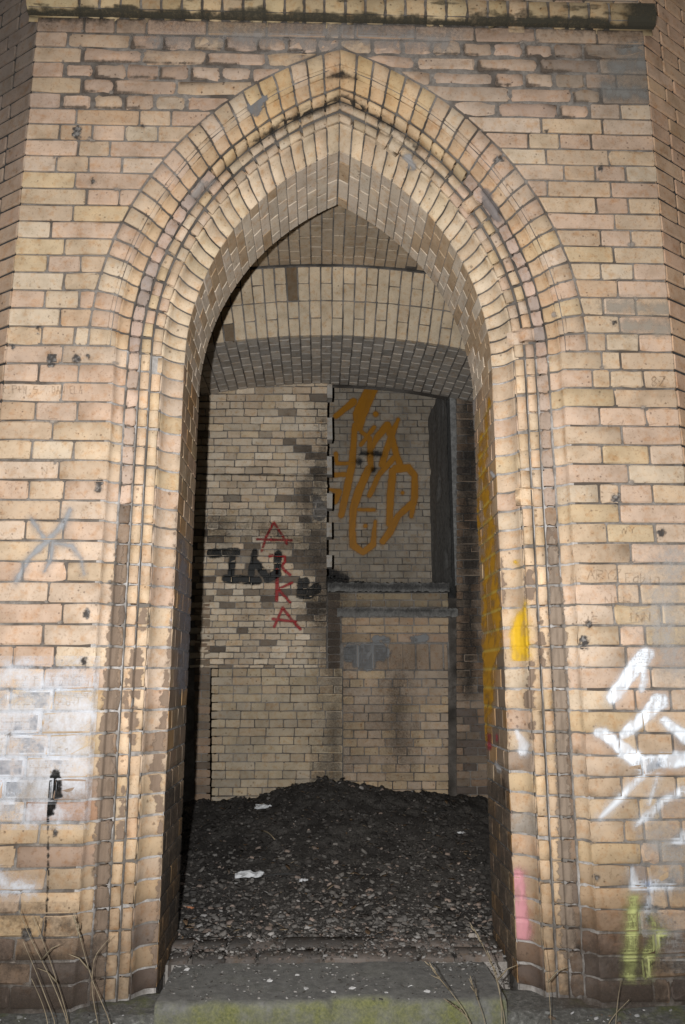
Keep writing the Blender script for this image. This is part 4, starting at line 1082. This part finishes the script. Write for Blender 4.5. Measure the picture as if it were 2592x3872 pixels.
# chipped, worn-off edges of the hollow bricks beside the reveal and broken fillets
def chips(s, lst, seed, colr=(.185, .135, .10)):
    on_jamb('broken_edge', s, lst, colr, 3.5, 1.0, 34, M_CHIP, .0032, seed, 16, .0026)
chips(-1, [([(672, 1900), (668, 2000), (665, 2150), (655, 2300), (640, 2480), (632, 2560), (622, 2640), (626, 2700)], [2, 6, 8, 12, 10, 22, 26, 14]),
           ([(622, 2700), (605, 2790), (600, 2850), (590, 2930), (598, 3000), (608, 3060)], [16, 36, 40, 46, 34, 26]), ([(606, 3060), (612, 3200), (606, 3310), (604, 3480), (592, 3600), (600, 3700)], [14, 10, 22, 16, 30, 16])], 51)
chips(-1, [([(545, 2310), (540, 2370)], [16, 40]), ([(520, 2470), (515, 2560), (512, 2620)], [40, 46, 44]), ([(505, 2680), (500, 2800)], [30, 24]), ([(478, 2570), (480, 2700)], [16, 20]), ([(470, 2960), (455, 3170)], [6, 30])], 52)
chips(1, [([(1893, 2110), (1896, 2160), (1895, 2280), (1885, 2310)], [14, 22, 26, 8]), ([(1898, 2480), (1900, 2560), (1904, 2700), (1908, 2830), (1900, 2900)], [20, 16, 18, 30, 12]), ([(1908, 3270), (1912, 3420), (1916, 3460), (1912, 3600), (1910, 3690)], [12, 16, 18, 14, 22])], 53)
chips(1, [([(2003, 2170), (2006, 2250)], [26, 34]), ([(2050, 2350), (2046, 2440), (2055, 2520)], [14, 24, 12]), ([(2010, 2500), (2005, 2670)], [18, 40]), ([(2012, 2740), (2016, 2790)], [20, 20])], 54)
chips(-1, [([(452, 2050), (444, 2200), (432, 2400), (418, 2600), (405, 2800), (392, 3000), (386, 3200), (385, 3500), (375, 3700)], [20, 34, 40, 50, 54, 52, 56, 50, 50])], 55, (.175, .13, .097))
chips(1, [([(2088, 2000), (2100, 2200), (2110, 2400), (2118, 2600), (2122, 2800), (2130, 3000), (2138, 3300), (2150, 3600)], [10, 40, 64, 60, 44, 46, 50, 50])], 56, (.21, .165, .128))
# arch chips
def arch_surf(s, lift):
    p = np.array([(.983, 0)] + PROF['B'] + PROF['C'] + PROF['D'] + PROF['E'] + PROF['F']); L = np.r_[0, np.cumsum(np.linalg.norm(np.diff(p, axis=0), axis=1))]
    def S(l, u):
        t = np.interp(l, L, p[:, 0]); d = np.interp(l, L, p[:, 1]); return sweep(t, d - lift, u, s)
    return S, L[-1]
def on_arch(name, s, strokes, colour, ur, soft=5, dens=.95, ns=20, mat=None, seed=1, sc=18, lift=.003):
    S, tot = arch_surf(s, lift); return layer(name, portal, S, (0, tot), ur, .005, spray(strokes, soft, dens, ns, sc, seed), colour, mat or M_CHIP)
on_arch('broken_edge', 1, [([(1832, 730), (1850, 770), (1870, 800), (1885, 830)], [30, 44, 40, 20])], (.19, .17, .165), (.25, .75), 6, .95, 26, None, 61)
on_arch('broken_edge', 1, [([(1545, 600), (1560, 630)], [34, 30])], (.27, .26, .255), (.4, .95), 6, .9, 24, None, 62)
on_arch('broken_edge', -1, [([(740, 735), (770, 700), (800, 690)], [30, 34, 20])], (.30, .27, .25), (.2, .8), 8, .85, 30, None, 63)
on_arch('grime', -1, [([(1290, 370), (1200, 415), (1080, 460), (960, 540)], [26, 20, 16, 10]), ([(1290, 285), (1240, 292)], [24, 4])], (.03, .026, .022), (.45, 1.0), 10, .85, 22, M_STAIN, 64)
on_arch('grime', 1, [([(1294, 370), (1400, 425), (1500, 490), (1580, 560)], [24, 12, 8, 6]), ([(1296, 280), (1350, 300)], [26, 4])], (.03, .026, .022), (.45, 1.0), 9, .85, 20, M_STAIN, 65)
# soot along the cornice
def corn_surf(x, b):
    p = np.array(CP); L = np.r_[0, np.cumsum(np.linalg.norm(np.diff(p, axis=0), axis=1))]; L /= L[-1]
    return np.stack([x, YW + np.interp(b, L, p[:, 0]) - .0025, np.interp(b, L, p[:, 1]) - .0022 * (b < .5)], 1)
def corn_al(X, Y, a, b):
    n = fbm(X / 60, b * 3, 31); cell = _hash(np.floor(X / 72), 0 * X, 5); return .82 * sstep(.40, .18, b + .5 * (n - .5) - .25 * (cell - .4)) + .45 * sstep(.62, .78, fbm(X / 90, b * 4, 33)) + .95 * sstep(2330, 2420, X) * .9
na_, nb_2 = 500, 22
layer('algae_crust', portal, lambda x, b: corn_surf(x, np.clip(b, 0, 1)), (XL - .04, XR + .045), (0.0, 1.0), .0075, corn_al, (.045, .041, .03), M_STAIN)

# ochre spray on the right reveal: surface = (depth, height)
def reveal_surf(s, lift=.0025):
    edges = np.array([min(zc(i), ZS) for i in range(20, N_TOP + 1)])
    def S(d, z):
        jd = np.min(np.abs(z[:, None] - edges[None, :]), 1); rc = .004 * sstep(.006, .004, jd)
        return np.stack([np.full_like(d, s * (.64 - lift)) + s * rc, YW + d, z], 1)
    return S
def on_reveal(name, s, strokes, colour, zr, soft=5, dens=.95, ns=8, mat=None, seed=1, label=None, streak=.3):
    o = layer(name, portal, reveal_surf(s), (D0 + .002, D1 - .002), zr, .0055, spray(strokes, soft, dens, ns, 20, seed, streak), colour, mat or M_PAINT)
    if o and label: o['label'] = label
def ochre(X, Y, d, z):
    edges = np.array([min(zc(i), ZS) for i in range(20, N_TOP + 1)]); jd = np.min(np.abs(z[:, None] - edges[None, :]), 1)
    k = sstep(.007, .004, jd)[:, None]; n = fbm(X / 14, Y / 30, 77)[:, None]
    return np.array([.50, .25, .012]) * (1 - k) * (.75 + .5 * n) + np.array([.58, .40, .07]) * k
on_reveal('graffiti', 1, [([(1850, 1500), (1842, 1600), (1835, 1720), (1830, 1800), (1840, 1900), (1850, 2000), (1855, 2100), (1862, 2200), (1868, 2300)], [6, 14, 18, 16, 30, 40, 44, 48, 46]),
                          ([(1822, 1640), (1815, 1760), (1812, 1860), (1806, 1960), (1815, 2040)], [6, 8, 12, 16, 12]), ([(1835, 2000), (1845, 2150), (1850, 2300), (1850, 2450), (1845, 2600), (1838, 2740), (1832, 2820)], [24, 30, 44, 54, 48, 30, 12]), ([(1868, 2300), (1876, 2420), (1870, 2500)], [40, 44, 20])],
          ochre, (.55, 2.3), 7, .88, 26, None, 81, 'ochre graffiti running down the right reveal', .55)
on_reveal('graffiti', 1, [([(1850, 2780), (1852, 2830)], 14), ([(1880, 2780), (1880, 2800)], 6), ([(1905, 2950), (1908, 3020)], 8)], (.42, .05, .08), (.3, 1.2), 4, .8, 6, None, 82)
on_reveal('graffiti', 1, [([(1876, 2880), (1888, 2915)], [8, 16]), ([(1858, 1785), (1868, 1800)], 12)], (.6, .6, .62), (.5, 2.1), 4, .9, 6, None, 83)
on_reveal('whitewash', 1, [([(1795, 1430), (1788, 1600), (1790, 1800), (1795, 2000), (1800, 2150)], [26, 12, 18, 12, 10])], (.42, .42, .43), (1.2, 2.34), 6, .7, 16, M_STAIN, 84)
on_reveal('grime', -1, [([(690, 2050), (700, 2250), (700, 2400), (690, 2600)], [20, 44, 40, 30])], (.27, .265, .30), (.8, 2.0), 12, .65, 30, M_STAIN, 85)
for s, sd_ in ((-1, 86), (1, 87)):
    on_reveal('grime', s, [([(640 if s < 0 else 1870, 3000), (640 if s < 0 else 1870, 3700)], [120, 200])], (.05, .045, .04), (-.05, .75), 60, .55, 60, M_STAIN, sd_)

# graffiti and soot on the inner walls
def on_back(name, parent, strokes, colour, Y=YB, soft=4, dens=.95, ns=4, mat=None, seed=1, pad=20, step=.006, label=None, sc=14, streak=.12):
    xs_ = [p[0] for s_ in strokes for p in s_[0]]; ys_ = [p[1] for s_ in strokes for p in s_[0]]
    p = on_y(min(xs_) - pad, max(ys_) + pad, Y); q = on_y(max(xs_) + pad, min(ys_) - pad, Y)
    S = in_relief(Y) if Y in (YB,) else (lambda x, z: np.stack([x, np.full_like(x, Y - .004), z], 1))
    xb = q[0]
    if parent is infill: xb = min(xb, HX0 - .002)
    o = layer(name, parent, S, (p[0], xb), (p[2], q[2]), step, spray(strokes, soft, dens, ns, sc, seed, streak), colour, mat or M_PAINT)
    if o and label: o['label'] = label
def z5(X, Y): return (740 + X / 2.85, 2000 + Y / 2.85)
def zz(l, wd): return ([z5(*p) for p in l], wd if isinstance(wd, list) else wd / 2.85)
RED = (.36, .022, .022)
on_back('graffiti', infill, [zz([(715, 235), (760, 90), (845, -70), (935, 70), (985, 160)], 24), zz([(665, 112), (1035, 122)], 26),
                             zz([(800, 295), (850, 280), (960, 300), (965, 350), (930, 400), (960, 450), (1020, 495)], 28), zz([(880, 440), (875, 770)], 34), zz([(1040, 580), (890, 650), (1020, 790)], 26),
                             zz([(850, 1050), (940, 850), (1030, 970), (1130, 1080)], 28), zz([(835, 970), (1080, 1000)], 28)], RED, YB, 2.2, .95, 2, None, 91, label='red letters A R K A down the infill wall')
on_back('graffiti', infill, [zz([(165, 265), (440, 250)], 95), zz([(400, 300), (385, 480)], 70), zz([(330, 535), (670, 560)], 90), zz([(640, 250), (600, 490)], 70), zz([(640, 350), (780, 540)], 80), zz([(780, 530), (880, 480)], 90), zz([(890, 270), (880, 480)], 85)],
        (.012, .013, .013), YB, 2.5, 1.0, 9, None, 92, label='black letters Z N P on the infill wall')
on_back('graffiti', infill, [zz([(1170, 580), (1150, 700), (1230, 700), (1300, 640)], 120), zz([(1130, 540), (1100, 650)], 30)], (.012, .013, .013), YB, 3, 1.0, 16, None, 93, label='round black blot beside the red letters')
on_back('grime', infill, [([(1225, 1560), (1200, 1760), (1190, 1850), (1170, 1900)], [10, 60, 110, 80]), ([(1180, 2010), (1210, 2120)], [110, 70]), ([(790, 2000), (850, 2020)], [60, 30]), ([(1195, 2280), (1215, 2330)], 90), ([(800, 1960), (1200, 2060)], 30)], (.05, .045, .04), YB, 30, .45, 80, M_STAIN, 94, 40, .008, None, 40)
on_back('grime', infill, [([(1200, 1890), (1212, 1940)], [40, 60])], (.24, .225, .21), YB, 5, .9, 16, M_CHIP, 95, 30, .007)
on_back('grime', base, [([(1262, 2250), (1262, 2600), (1265, 2780), (1262, 2960)], [70, 60, 56, 60]), ([(1510, 2540), (1500, 2700), (1515, 2880)], [50, 90, 60]), ([(1262, 2860), (1230, 2950)], [80, 120])], (.07, .058, .048), YB, 40, .42, 60, M_STAIN, 96, 60, .009, None, 45)
on_back('grime', base, [([(1770, 1480), (1770, 1800), (1775, 2200), (1775, 2600)], [60, 70, 60, 50])], (.03, .028, .026), YB, 30, .6, 50, M_STAIN, 97, 60, .009, None, 40)
on_back('plaster_patch', base, [([(1330, 2470), (1440, 2465)], 70), ([(1350, 2500), (1400, 2515)], 40), ([(1420, 2415), (1470, 2420)], 24), ([(1560, 2415), (1610, 2415)], 26)], (.25, .255, .26), YB, 4, .95, 26, M_CHIP, 101, 30, .006, 'grey plaster patch on the blocked recess', 20)
on_back('grime', infill, [([(770, 1794), (1000, 1797), (1238, 1800)], 3)], (.03, .028, .026), YB, 2, .9, 2, M_PAINT, 102)
on_back('grime', base, [([(1240, 2210), (1500, 2218), (1700, 2214)], 20), ([(1280, 2305), (1720, 2310)], 8)], (.05, .05, .05), YB - .02, 10, .6, 20, M_STAIN, 103, 30, .008, None, 30)
def z3(X, Y): return (1200 + X / 2.412, 1400 + Y / 2.412)
def zt(l, wd): return ([z3(*p) for p in l], [v / 2.412 for v in wd] if isinstance(wd, list) else wd / 2.412)
OR = (.46, .20, .014)
on_back('graffiti', far, [zt([(540, 100), (480, 200), (390, 400), (380, 520)], [110, 120, 130, 80]), zt([(330, 290), (170, 420)], [70, 50]), zt([(345, 500), (320, 850), (270, 1100), (220, 1320)], [50, 66, 70, 60]), zt([(170, 760), (180, 850), (290, 850)], [40, 36, 34]), zt([(110, 960), (250, 950)], 46), zt([(110, 1085), (200, 1110), (165, 1200)], [20, 60, 50]),
                          zt([(400, 560), (480, 620), (490, 900)], [40, 50, 56]), zt([(520, 520), (400, 680)], 40), zt([(640, 500), (540, 620), (500, 720)], [70, 60, 30]), zt([(740, 450), (690, 560), (590, 860)], [30, 60, 60]), zt([(650, 520), (720, 760), (760, 880)], [70, 60, 60]), zt([(700, 800), (560, 960), (480, 1140)], [56, 50, 50]),
                          zt([(470, 900), (380, 1100), (330, 1260), (320, 1450), (330, 1600), (420, 1660), (510, 1590), (530, 1380)], [70, 80, 70, 60, 66, 56, 60, 30]), zt([(380, 1270), (520, 1275)], 34), zt([(690, 920), (670, 1120), (660, 1400)], [70, 70, 60]), zt([(720, 900), (830, 890), (890, 960), (890, 1150), (860, 1330)], [80, 70, 60, 66, 40]), zt([(860, 1220), (740, 1330), (660, 1480), (600, 1560)], [66, 60, 70, 60]),
                          zt([(535, 400)], 50), zt([(780, 1118)], 38), zt([(440, 1420)], 40)], OR, YF, 3.5, .9, 4, None, 98, label='large orange sprayed scrawl on the far wall')
on_back('grime', far, [([(1300, 2190), (1250, 2180)], [40, 70]), ([(1360, 1745)], 24), ([(1415, 1775)], 22), ([(1370, 1715), (1440, 1715)], 14)], (.03, .03, .032), YF, 8, .8, 16, M_STAIN, 99)
# dark rubble left on the sill of the hole
p0 = on_y(1240, 2204, YB); deb2 = Pile()
for _ in range(160):
    t = random.random() ** 2; x = HX0 + .01 + t * .35; deb2.add(*chip(x, YB + random.uniform(.0, .25), p0[2] + (1 - t) ** 2 * .07 * random.random(), random.uniform(.008, .02)), tone((.035, .035, .035), .5, 1.6))
o = deb2.build('sill_rubble', M_BIT); o['label'] = 'dark rubble piled on the sill of the hole'; o['category'] = 'rubble'
print('objects', len(bpy.data.objects))
